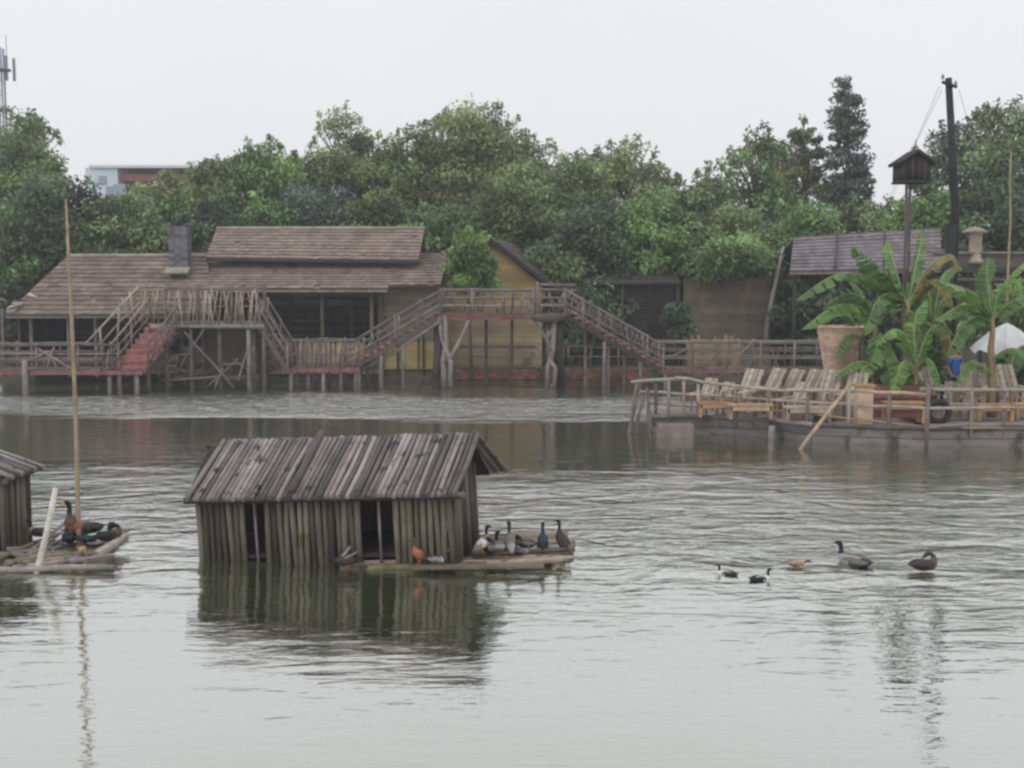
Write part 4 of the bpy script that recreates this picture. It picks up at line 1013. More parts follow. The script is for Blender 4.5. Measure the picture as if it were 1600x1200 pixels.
# ------------------------------------------------------------------ banana plants
def banana_leaf(pts, w, mt, parent, seed=0, tear=.35):
    rr = random.Random(seed); pts = [V(p) for p in pts]; w = w * 1.18
    # resample with a quadratic through the control points
    N = 15; c = []
    for i in range(N + 1):
        t = i / N * (len(pts) - 1); k = min(int(t), len(pts) - 2); u = t - k
        p0 = pts[max(k - 1, 0)]; p1 = pts[k]; p2 = pts[k + 1]; p3 = pts[min(k + 2, len(pts) - 1)]
        c.append(0.5 * ((2 * p1) + (p2 - p0) * u + (2 * p0 - 5 * p1 + 4 * p2 - p3) * u * u + (3 * p1 - p0 - 3 * p2 + p3) * u ** 3))
    m = MB()
    for side in (-1, 1):
        for i in range(1, N):
            q0, q1 = i / N, (i + 1) / N
            f0 = math.sin(math.pi * min(1, q0 * .93 + .07)) ** .55 * w; f1 = math.sin(math.pi * min(1, q1 * .93 + .07)) ** .55 * w
            T = (c[min(i + 1, N)] - c[i - 1]).normalized(); S = T.cross(V((0, 0, 1)))
            if S.length < .2: S = V((1, .2, 0))
            S.normalize(); U = S.cross(T).normalized()
            if U.z < 0: U = -U
            dr = -.45 - .25 * rr.random(); e0 = (S * side + U * dr); e1 = (S * side + U * (dr + rr.uniform(-.15, .15))) 
            gap = .72 if rr.random() < tear + .2 else .99
            a, b = c[i], c[i].lerp(c[i + 1], gap) if i + 1 <= N else c[i]
            tip = T * w * .25
            m.add([a, b, b + e1 * f1 * rr.uniform(.85, 1.05) + tip, a + e0 * f0 * rr.uniform(.9, 1.05) + tip], [(0, 1, 2, 3)], min(1, .5 + side * .15 + rr.uniform(-.3, .3)), 0)
    m.tube(c, [.028 * (1 - .75 * i / N) for i in range(N + 1)], 5, .5, 1)
    return m.build('leaf', [mt, 'midrib'], parent)
def banana(px, Y, top, bot, label, leaves, r=.11, z0=None):
    b = P(px, bot, Y); t = P(px, top, Y); 
    if z0 is not None: b.z = z0
    root = thing('banana_plant', b, label, 'banana plant', 'banana plants on the terrace')
    MB().tube(wob(b, t, 6, .02), [r * 1.25, r * 1.15, r * 1.1, r, r * .9, r * .7, r * .5], 10, .5).build('stem', 'banana_stem', root)
    for k, (pp, w_, mt) in enumerate(leaves): 
        banana_leaf([P(x, y, yy) for (x, y, yy) in pp], w_, mt, root, seed=px + k * 7)
    return root
L, Yb, DR = 'banana_leaf', 'banana_young', 'banana_dry'
banana(1418, 28.3, 468, 640, 'tallest banana plant, thick bare stem in the middle of the terrace', [
    ([(1416, 478, 28.3), (1395, 440, 28.1), (1365, 408, 27.9), (1338, 388, 27.8)], .36, L),
    ([(1414, 480, 28.3), (1370, 440, 28.0), (1310, 428, 27.6), (1245, 468, 27.2)], .30, L),
    ([(1416, 480, 28.3), (1402, 430, 28.4), (1392, 395, 28.6), (1388, 378, 28.8)], .16, Yb),
    ([(1420, 476, 28.3), (1430, 420, 28.4), (1438, 385, 28.6), (1440, 362, 28.7)], .14, L),
    ([(1420, 478, 28.3), (1448, 420, 28.1), (1485, 398, 27.9), (1500, 420, 27.8)], .30, DR),
    ([(1421, 480, 28.3), (1450, 440, 28.0), (1475, 445, 27.8), (1490, 480, 27.6)], .26, DR),
    ([(1416, 484, 28.3), (1395, 460, 27.9), (1370, 470, 27.6), (1352, 520, 27.4)], .26, L),
    ([(1420, 484, 28.3), (1432, 500, 28.0), (1440, 540, 27.9), (1436, 580, 27.9)], .16, DR),
], z0=ZD)
banana(1368, 28.0, 500, 640, 'short banana plant beside the basket, bright young leaves low down', [
    ([(1368, 510, 28.0), (1345, 480, 27.8), (1305, 478, 27.5), (1256, 512, 27.2)], .30, Yb),
    ([(1368, 515, 28.0), (1350, 468, 27.9), (1318, 460, 27.8), (1288, 480, 27.7)], .24, L),
    ([(1368, 512, 28.0), (1380, 480, 28.0), (1385, 465, 28.2), (1378, 440, 28.3)], .2, Yb),
    ([(1368, 540, 27.9), (1375, 520, 27.8), (1368, 550, 27.6), (1352, 590, 27.5)], .26, Yb),
    ([(1370, 560, 27.9), (1385, 540, 27.7), (1400, 560, 27.5), (1408, 600, 27.3)], .26, Yb),
    ([(1366, 570, 27.9), (1345, 565, 27.7), (1325, 572, 27.5), (1305, 588, 27.4)], .2, Yb),
    ([(1372, 580, 27.9), (1368, 545, 27.8), (1382, 525, 27.7), (1400, 520, 27.6)], .22, L),
    ([(1366, 590, 27.9), (1360, 570, 27.6), (1345, 580, 27.4), (1338, 605, 27.3)], .2, Yb),
    ([(1374, 590, 27.9), (1385, 575, 27.6), (1392, 590, 27.4), (1396, 612, 27.3)], .2, L),
], r=.08, z0=ZD)
banana(1550, 27.4, 492, 640, 'banana plant at the right edge in front of the white parasol', [
    ([(1550, 500, 27.4), (1530, 465, 27.3), (1505, 450, 27.1), (1470, 440, 27.0)], .28, Yb),
    ([(1550, 500, 27.4), (1530, 480, 27.2), (1500, 478, 27.0), (1462, 500, 26.8)], .26, L),
    ([(1550, 500, 27.4), (1545, 460, 27.5), (1542, 430, 27.6), (1544, 405, 27.7)], .22, L),
    ([(1550, 500, 27.4), (1562, 455, 27.3), (1580, 430, 27.2), (1602, 410, 27.1)], .20, Yb),
    ([(1551, 500, 27.4), (1575, 475, 27.3), (1600, 470, 27.2), (1640, 500, 27.1)], .30, L),
    ([(1549, 502, 27.4), (1525, 495, 27.1), (1500, 515, 26.9), (1480, 555, 26.8)], .26, L),
    ([(1551, 560, 27.3), (1575, 545, 27.1), (1600, 550, 27.0), (1630, 580, 26.9)], .28, L),
    ([(1549, 585, 27.3), (1525, 565, 27.1), (1510, 570, 27.0), (1492, 605, 26.9)], .2, Yb),
], r=.09, z0=ZD)
banana(1625, 29.0, 500, 640, 'banana plant mostly cut off by the right edge', [
    ([(1625, 510, 29.0), (1600, 470, 28.8), (1585, 470, 28.6), (1562, 500, 28.5)], .28, L),
    ([(1625, 510, 29.0), (1640, 460, 28.9), (1650, 440, 28.8), (1680, 430, 28.7)], .28, L),
    ([(1622, 560, 29.0), (1600, 540, 28.8), (1585, 555, 28.6), (1575, 590, 28.4)], .26, L),
], r=.1, z0=ZD)
banana(1458, 30.0, 500, 640, 'middle banana plant behind the tyre, half dried leaves hanging down', [
    ([(1458, 510, 30.0), (1440, 470, 29.8), (1415, 462, 29.6), (1385, 490, 29.4)], .26, L),
    ([(1458, 510, 30.0), (1475, 465, 29.9), (1500, 455, 29.8), (1530, 480, 29.7)], .26, L),
    ([(1457, 508, 30.0), (1450, 450, 30.0), (1440, 425, 30.1), (1422, 418, 30.2)], .24, L),
    ([(1459, 512, 30.0), (1470, 500, 29.7), (1482, 520, 29.5), (1485, 570, 29.4)], .22, DR),
    ([(1457, 515, 30.0), (1440, 505, 29.8), (1428, 530, 29.6), (1425, 575, 29.5)], .24, L),
    ([(1458, 505, 30.0), (1470, 440, 30.1), (1485, 420, 30.2), (1500, 418, 30.3)], .2, L),
], r=.09, z0=ZD)
banana(1432, 27.2, 560, 640, 'low young banana plant right of the tallest stem, beside the red planter', [
    ([(1432, 570, 27.2), (1415, 525, 27.1), (1395, 515, 27.0), (1372, 535, 26.9)], .26, Yb),
    ([(1432, 570, 27.2), (1450, 520, 27.1), (1470, 505, 27.0), (1488, 520, 26.9)], .26, L),
    ([(1432, 570, 27.2), (1428, 520, 27.3), (1432, 490, 27.4), (1445, 470, 27.5)], .2, Yb),
    ([(1432, 575, 27.2), (1448, 560, 27.0), (1462, 575, 26.9), (1470, 605, 26.8)], .22, L),
    ([(1432, 575, 27.2), (1412, 565, 27.0), (1402, 585, 26.9), (1398, 610, 26.8)], .22, Yb),
], r=.06, z0=ZD)
banana(1345, 29.6, 520, 640, 'small banana plant rising out behind the rim of the woven basket', [
    ([(1345, 530, 29.6), (1325, 490, 29.5), (1300, 485, 29.3), (1278, 505, 29.1)], .24, L),
    ([(1345, 530, 29.6), (1360, 490, 29.6), (1385, 478, 29.6), (1405, 500, 29.5)], .24, L),
    ([(1345, 540, 29.6), (1335, 520, 29.2), (1318, 530, 29.0), (1305, 560, 28.9)], .2, Yb),
    ([(1346, 535, 29.6), (1350, 480, 29.8), (1345, 455, 29.9), (1330, 440, 30.0)], .2, L),
], r=.07, z0=ZD)
# low leafy plants between the stems
tree('potted_plant', 'low bushy green plant at the foot of the tallest banana stem', 1392, 28.6, 572, 40, 625, 'leaf_bright', cat='plant', seed=301, size=.16, sprigs=0, trunk_r=.03, ground=ZD, dens=1.3)
tree('potted_plant', 'dark leafy plant right of the tallest banana stem', 1448, 30.2, 520, 26, 605, 'leaf_green', cat='plant', seed=302, size=.16, sprigs=0, trunk_r=.03, ground=ZD)
tree('potted_plant', 'green bush at the right edge behind the chairs', 1592, 29.8, 548, 32, 605, 'leaf_bright', cat='plant', seed=303, size=.16, sprigs=0, trunk_r=.03, ground=ZD, dens=1.2)

# white parasol
pr = thing('parasol', (PX(1572, 30.4), 30.4, ZD), 'white cloth parasol at the right edge behind the banana stem', 'parasol')
ap = P(1573, 504, 30.4); zr = P(1500, 545, 30.4).z; vs = [ap]; fs = []; n = 16; rad = .95
for ring in range(1, 6):
    q = ring / 5
    for k in range(n):
        a = 2 * math.pi * k / n; s_ = (1.0 if k % 2 else .86) + j(.05)
        vs.append(V((ap.x + rad * q * s_ * math.cos(a), ap.y + rad * q * s_ * math.sin(a), ap.z + (zr - ap.z) * q ** 1.25 - (.0 if k % 2 else .16 * q) + j(.035) * q)))
for k in range(n): fs.append((0, 1 + k, 1 + (k + 1) % n))
for ring in range(4):
    for k in range(n):
        k2 = (k + 1) % n; fs.append((1 + ring * n + k, 1 + (ring + 1) * n + k, 1 + (ring + 1) * n + k2, 1 + ring * n + k2))
m = MB(); m.add(vs, fs, .5); m.build('canopy', 'white_cloth', pr)
MB().tube([(ap.x, ap.y, ZD), (ap.x, ap.y, ap.z + .06)], .03, 8, .5).build('pole', 'rail_wood', pr)
for k in range(8):
    a = 2 * math.pi * (k + .5) / 8
    MB().tube([(ap.x, ap.y, ap.z - .05), (ap.x + rad * .9 * math.cos(a), ap.y + rad * .9 * math.sin(a), zr + .06)], .012, 5, .5).build('rib', 'grey_wood', pr)

# ------------------------------------------------------------------ pavilion, ledge, lantern, poles on the right
def pavilion():
    Yf, Yr = 43.9, 46.4; e0 = P(1234, 424, Yf); e1 = P(1470, 420, Yf); r0 = P(1240, 372, Yr); r1 = P(1470, 358, Yr)
    root = thing('pavilion', ((e0.x + e1.x) / 2, Yf + 1, .35), 'open pavilion with a weathered grey tiled roof behind the banana plants', 'pavilion')
    tile_roof(e0, e1, r1, r0, row=.28).build('roof', 'tile_grey', root)
    tile_roof(V((e1.x, 48.9, e1.z)), V((e0.x, 48.9, e0.z)), r0 + V((0, .02, 0)), r1 + V((0, .02, 0)), row=.6, colw=.8).build('rear_roof', 'tile_grey', root)
    MB().bar(e0 - V((0, -.05, .08)), e1 - V((0, -.05, .08)), .06, .12, .5).build('eave_board', 'rail_wood', root)
    for t_ in (.05, .35, .7, .98):
        p = V(e0).lerp(V(e1), t_); MB().tube([(p.x, Yf + .3, .2), (p.x, Yf + .3, p.z)], .08, 8).build('post', 'dark_wood', root)
    for t_ in (.3, .62): 
        a, b = V(e0).lerp(V(e1), t_), V(r0).lerp(V(r1), t_); MB().bar(a + V((0, -.02, .09)), b + V((0, 0, .09)), .07, .04, .5, side=V((1, 0, 0))).build('roof_batten', 'dark_wood', root)
    wall_planks((e0.x, 47.6, 0), (e1.x, 47.6, 0), .3, 3.8, step=.3).build('rear_wall', 'dark_wood', root)
pavilion()
def ledge():
    Y = 44.4; a = P(1462, 424, Y); b = P(1720, 424, Y)
    root = thing('raised_gallery', (a.x, Y, .35), 'raised gallery with a dark projecting ledge at the right edge, under the stone lantern', 'gallery')
    MB().box(((a.x + b.x) / 2, Y + 1.5, a.z + .05), (b.x - a.x, 3.4, .2), t=.5).build('ledge', 'dark_wood', root)
    zt = P(1500, 398, Y + .4).z
    MB().box(((a.x + b.x) / 2, Y + .5, (a.z + zt) / 2 + .1), (b.x - a.x, .25, zt - a.z - .1), t=.5).build('parapet', 'mid_wood', root)
    MB().bar(V((a.x, Y + .42, zt + .08)), V((b.x, Y + .42, zt + .08)), .4, .08, .5).build('coping', 'grey_wood', root)
    MB().box(((a.x + b.x) / 2, Y + 1.4, a.z / 2), (b.x - a.x - .5, .2, a.z - .3), t=.5).build('wall', 'grey_wall', root)
    MB().box(((a.x + b.x) / 2, Y + .1, P(1500, 436, Y).z), (b.x - a.x, .12, .1), t=.5).build('beam', 'rail_wood', root)
    for px in (1470, 1530, 1600, 1670): MB().tube([(PX(px, Y + .2), Y + .2, .2), (PX(px, Y + .2), Y + .2, a.z)], .08, 7).build('post', 'dark_wood', root)
ledge()
ln = thing('stone_lantern', P(1523, 410, 44.85), 'small tan stone lantern with a flat pale cap on the gallery parapet', 'lantern')
b = P(1523, 412, 44.85); t_ = P(1523, 364, 44.85)
MB().lathe(b, [(.02, 0), (.33, 0), (.33, .14), (.25, .18), (.25, t_.z - b.z - .05), (.3, t_.z - b.z), (0.02, t_.z - b.z)], 12, .5).build('shaft', 'concrete', ln)
MB().lathe(t_, [(.05, 0), (.48, .0), (.5, .06), (.25, .2), (.06, .25), (.01, .26)], 12, .5).build('cap', 'pale_wood', ln)

# black utility pole
up = thing('utility_pole', (PX(1484, 31), 31, .35), 'tall black utility pole with crossarm and guy wires', 'utility pole')
pt = P(1482, 122, 31)
MB().tube([(PX(1484, 31), 31, .2), (PX(1483, 31), 31, 6), (pt.x, 31, pt.z)], [.135, .115, .09], 10, .5).build('pole', 'pole_black', up)
MB().tube([(PX(1474, 30.9), 30.8, .3), (PX(1476, 30.9), 30.8, P(1476, 350, 30.9).z)], .125, 9, .4).build('stub_pole', 'pole_black', up)
MB().bar(P(1472, 128, 30.9), P(1495, 136, 30.9), .07, .07, .5).build('crossarm', 'pole_black', up)
for q in (1473, 1493):
    c = P(q, 124 if q < 1480 else 134, 30.85); MB().lathe(c, [(.01, 0), (.045, .015), (.035, .05), (.045, .08), (.02, .13), (.01, .15)], 8, .5).build('insulator', 'steel', up)
for (q, e_) in (((1468, 135), (1385, 330)), ((1472, 140), (1372, 345)), ((1498, 140), (1560, 330))):
    MB().tube([P(*q, 30.9), P((q[0] + e_[0]) / 2 - 2, (q[1] + e_[1]) / 2 + 3, 36), P(*e_, 42)], .007, 4, .5).build('guy_wire', 'steel', up)

# thin bamboo pole at right
tp = MB(); tp.tube(wob(V((PX(1572, 33), 33, ZD)), P(1580, 236, 33), 8, .03), [.05 - .004 * i for i in range(9)], 7, .5)
tag(tp.build('bamboo_pole', 'bamboo_tan', origin=(PX(1572, 33), 33, ZD)), 'thin upright bamboo pole near the right edge, rising past the stone lantern', 'pole')

# birdhouse on two poles with a pigeon
bh = thing('birdhouse', (PX(1423, 30.5), 30.5, ZD), 'dark wooden birdhouse with a low gabled roof on two tall thin poles', 'birdhouse')
Y = 30.5; x0, x1 = P(1403, 260, Y).x, P(1447, 260, Y).x; zb, zs, zp = P(0, 284, Y).z, P(0, 256, Y).z, P(0, 240, Y).z
wl_ = MB(); n = 9; cx_ = (x0 + x1) / 2
for i in range(n):
    xa = x0 + (x1 - x0) * (i + .5) / n; zz = zs + (zp - zs) * (1 - abs(xa - cx_) / (x1 - cx_)) * .9
    for yy in (-.3, .3): wl_.tube([(xa, Y + yy, zb), (xa, Y + yy, zz)], (x1 - x0) / n / 2, 6)
for i in range(7):
    for xx in (x0, x1): wl_.tube([(xx, Y - .27 + i * .09, zb), (xx, Y - .27 + i * .09, zs)], .045, 6)
wl_.build('wall', 'dark_wood', bh)
rf = MB(); Rg = V((cx_ + .02, 0, zp + .05))
for s_, xe in ((-1, x0 - .12), (1, x1 + .12)):
    for i in range(9):
        yy = Y - .38 + i * .095; rf.tube([(xe, yy, zs - .03), (Rg.x, yy, Rg.z)], .05, 6)
rfo = rf.build('roof', 'dark_wood', bh)
MB().box((cx_, Y, zb - .02), (x1 - x0 + .1, .72, .05), t=.5).build('floor_board', 'dark_wood', bh)
for k, (xx, yy) in enumerate(((-.15, -.34), (.12, -.34), (.0, -.34))): MB().lathe((0, 0, 0), [(0.001, 0), (.05, 0)], 10, .5).build('entrance_hole', 'interior_dark', bh).matrix_local = Matrix.Translation(V((cx_ + xx, Y - .35, (zb + zs) / 2 + (.05 if k == 2 else -.03))) - bh.location) @ Matrix.Rotation(math.pi / 2, 4, 'X')
for px in (1414, 1424): MB().tube(wob(V((P(px, 285, Y).x + .03, Y + (.1 if px == 1424 else -.1), ZD)), V((P(px + .6, 285, Y).x, Y + (.1 if px == 1424 else -.1), zb - .02)), 6, .02), .042, 8).build('pole', 'mid_wood' if px == 1414 else 'grey_wood', bh)

# ------------------------------------------------------------------ floating duck huts
def hut(L_, D_, hw, hr, name, label, loc, rot, doors=(), oh=.2, back_ext=.0, seed=1, sink=.25):
    rr = random.Random(seed); root = thing(name, loc, label, 'duck house', 'floating duck houses', rot=rot)
    old = R.getstate(); R.seed(seed)
    def B(m, n, mt): 
        o = m.build(n, mt, None, origin=(0, 0, 0)); o.parent = root; return o
    pr_ = .041
    def pole_wall(a, b, gaps=(), nm='wall', top=lambda s: hw):
        m = MB(); a, b = V(a), V(b); L = (b - a).length; n = int(L / (pr_ * 2.12))
        for i in range(n):
            s_ = (i + .5) * L / n
            if any(g0 < s_ < g1 for g0, g1 in gaps): continue
            p = a.lerp(b, s_ / L); lx = j(.018)
            m.tube([p + V((lx, 0, -sink + j(.03))), p + V((j(.01), 0, top(s_) * .5)), p + V((-lx, 0, top(s_) + j(.015)))], [pr_ * R.uniform(.85, 1.1)] * 3, 7)
        return m
    B(pole_wall((0, 0, 0), (L_, 0, 0), doors), 'front_wall', 'hut_wall')
    rw_ = pole_wall((0, D_, 0), (L_, D_, 0)); rw_.box((L_ / 2 - .2, D_ - .03, hw / 2), (L_ - .55, .02, hw), t=.3); B(rw_, 'rear_wall', 'hut_wall')
    gt = lambda s_: hw + (hr - hw) * (1 - abs(s_ - D_ / 2) / (D_ / 2)) - .05
    for xx in (0, L_): B(pole_wall((xx, 0.08, 0), (xx, D_ - .08, 0), top=gt), 'gable_wall', 'hut_wall')
    B(MB().box((L_ / 2, D_ / 2, .02), (L_ - .1, D_ - .1, .05), t=.4), 'floor', 'dark_wood')
    slope = (hr - hw) / (D_ / 2)
    for sgn in (0, 1):
        m = MB(); pq = .033; n = int((L_ + 1.45 * oh) / (pq * 2.2))
        for i in range(n):
            lo = -.04; x = -lo + (L_ + lo + oh) * (i + .5) / n
            ye, yr = (-oh + j(.03), D_ / 2 - .01) if sgn == 0 else (D_ + oh + j(.03), D_ / 2 + .01)
            dx = .12 if sgn == 0 else 0
            xe, xr = x - dx * .5 + (-.03 if sgn == 0 else 0), x + .06 + dx * .0
            if sgn == 1: xe = x + .06 + back_ext
            if R.random() < .03 and sgn == 0: continue
            lift = j(.012)
            m.tube([(xe + j(.01), ye, hw - oh * slope + .05 + lift), ((xe + xr) / 2 + j(.012), (ye + yr) / 2, (hw - oh * slope + hr) / 2 + .05 + lift + j(.012)), (xr, yr + (j(.03) if sgn == 0 else 0), hr + .06 + lift)], [pq * R.uniform(.8, 1.15)] * 3, 7)
        # one thicker tie pole over the front slope
        if sgn == 0 and L_ > 2: m.tube([(L_ * .41, -oh - .02, hw - oh * slope + .13), (L_ * .41 + .13, D_ / 2, hr + .15)], .05, 7, .05)
        B(m, 'roof_slope', 'hut_roof')
    B(MB().poly([(-oh * .4, -oh * .9, hw - oh * slope + .0), (L_ + oh * .7, -oh * .9, hw - oh * slope + .0), (L_ + oh * .7, D_ / 2, hr - .0), (-oh * .4, D_ / 2, hr - .0)], .015, (0, -1, 1), .2), 'underlay', 'dark_wood')
    B(MB().poly([(-oh * .7, D_ / 2, hr), (L_ + oh * .7, D_ / 2, hr), (L_ + oh * .9, D_ + oh * .9, hw - oh * slope), (-oh * .7, D_ + oh * .9, hw - oh * slope)], .015, (0, 1, 1), .2), 'underlay', 'dark_wood')
    m = MB(); m.tube([(-oh * .5, -oh * .6, hw - oh * .6 * slope - .02), (L_ + oh, -oh * .6, hw - oh * .6 * slope - .02)], .04, 7); B(m, 'eave_pole', 'mid_wood')
    for g0, g1 in doors:
        m = MB(); cx = (g0 + g1) / 2; m.tube([(cx + j(.02), .01, -.1), (cx + j(.02), .01, hw)], .02, 7, .6); B(m, 'door_stake', 'rail_wood')  # thin stake also stands in for the slit of light in the doorway
    R.setstate(old); return root
org = G(311, 874)
hut(3.52, 1.5, .925, 1.43, 'duck_house', 'long floating duck house of bamboo poles with a ridged pole roof and two dark doorways', (org.x, org.y, .0), (0, math.radians(-2.9), math.radians(-9.5)), doors=((.66, .98), (2.32, 2.72)), back_ext=.2, seed=5)
# gable hut at the left edge, its ridge running away from the camera
c0 = G(34, 876)
hut(.9, 2.2, 1.05, 1.42, 'duck_house', 'dark floating duck house cut off by the left edge of the photo', (PX(2, 15.0) - .03, 14.9, 0), (0, 0, math.radians(90)), doors=(), oh=.18, seed=9)

def pole_raft(name, label, defs, group, mt='bamboo_tan'):
    a = V(defs[0][0]); root = thing(name, (a.x, a.y, 0), label, 'raft', group)
    m = MB(); m2 = MB()
    for k, (p, q, r_) in enumerate(defs):
        (m if k % 3 else m2).tube(wob(p, q, 3, .02), [r_, r_ * 1.05, r_, r_ * .85], 8)
    m.build('pole_deck', mt, root); m2.build('dark_poles', 'bamboo_olive', root)
    return root
defs = []
for i in range(19):
    yy = 13.96 + i * .096
    xl = PX(528 + i * 3 + (0 if i < 3 else 190), yy) if i < 3 else PX(705 + i * 2, yy)
    xr = PX(868 + min(i, 8) * 3 - (0 if i > 1 else 90 - 50 * i) + R.randint(-10, 8), yy)
    defs.append(((xl, yy, .015 + (.0 if i else -.02)), (xr, yy + j(.05), .05 + j(.02)), .043))
for i in range(5):
    x = PX(585 + i * 70, 14.3); defs.append(((x, 13.95, -.04), (x + .06, 14.15 if i < 2 else 15.6, .0), .05))
RAFT = pole_raft('bamboo_raft', 'tan bamboo raft by the long duck house, ducks standing on its right end', defs, 'bamboo rafts', 'raft_wood')
for k, (p, q) in enumerate((((640, 886), (850, 884)), ((760, 880), (892, 872)), ((740, 868), (890, 858)))):
    MB().bar(G(*p, .075), G(*q, .11), .16, .03).build('plank', 'raft_wood', RAFT)
defs = []
for (p, q, r_) in (((10, 880), (170, 858), .055), ((-30, 872), (150, 846), .05), ((20, 888), (176, 868), .06), ((60, 890), (165, 884), .06), ((30, 880), (120, 800), .035), ((55, 884), (140, 812), .035), ((80, 886), (158, 826), .04), ((110, 884), (186, 838), .045),
                   ((130, 886), (200, 828), .045), ((-20, 880), (90, 835), .05), ((5, 886), (110, 838), .045), ((-40, 890), (178, 886), .06), ((40, 878), (135, 822), .035)):
    defs.append((G(p[0], p[1], .03), G(q[0], q[1], .09 + j(.03)), r_ * .68))
for i in range(16):
    p, q = (R.uniform(-30, 110), R.uniform(858, 886)), (R.uniform(110, 196), R.uniform(838, 880))
    defs.append((G(*p, .03), G(*q, .06 + j(.05)), R.uniform(.018, .036)))
LR = pole_raft('bamboo_raft', 'ragged raft of loose grey poles beside the duck house at the left edge', defs, 'bamboo rafts', 'grey_wood')
MB().tube([G(150, 868, .06), G(182, 848, .14), G(198, 836, .2)], [.07, .06, .04], 8, .9).build('driftwood', 'pale_wood', LR)
MB().tube([G(138, 884, .03), G(178, 880, .05)], .09, 8, .2).build('log_end', 'mid_wood', LR)

b0 = V((G(58, 894).x, G(58, 894).y, -.25)); lp = MB(); lp.tube([b0, V((G(58, 894).x, G(58, 894).y, 0)), P(74, 828, 14.05), P(87, 762, 14.15)], [.045, .045, .042, .036], 8, .7)
tag(lp.build('wooden_stake', 'bleached_wood', origin=b0), 'short bleached stake leaning out of the water beside the left raft', 'stake')
y_ = 14.95; b0 = V((PX(123, y_), y_, -.3)); bp_ = MB()
bp_.tube([b0, P(123, 850, y_), P(121, 760, y_), P(118, 640, y_ + .05), P(112, 500, y_ + .05), P(107, 400, y_), P(103, 311, y_)], [.034, .034, .033, .03, .026, .022, .014], 8, .35)
tag(bp_.build('bamboo_pole', 'bamboo_tan', origin=b0), 'long thin bamboo pole standing in the left raft, reaching above the tiled roof', 'pole')

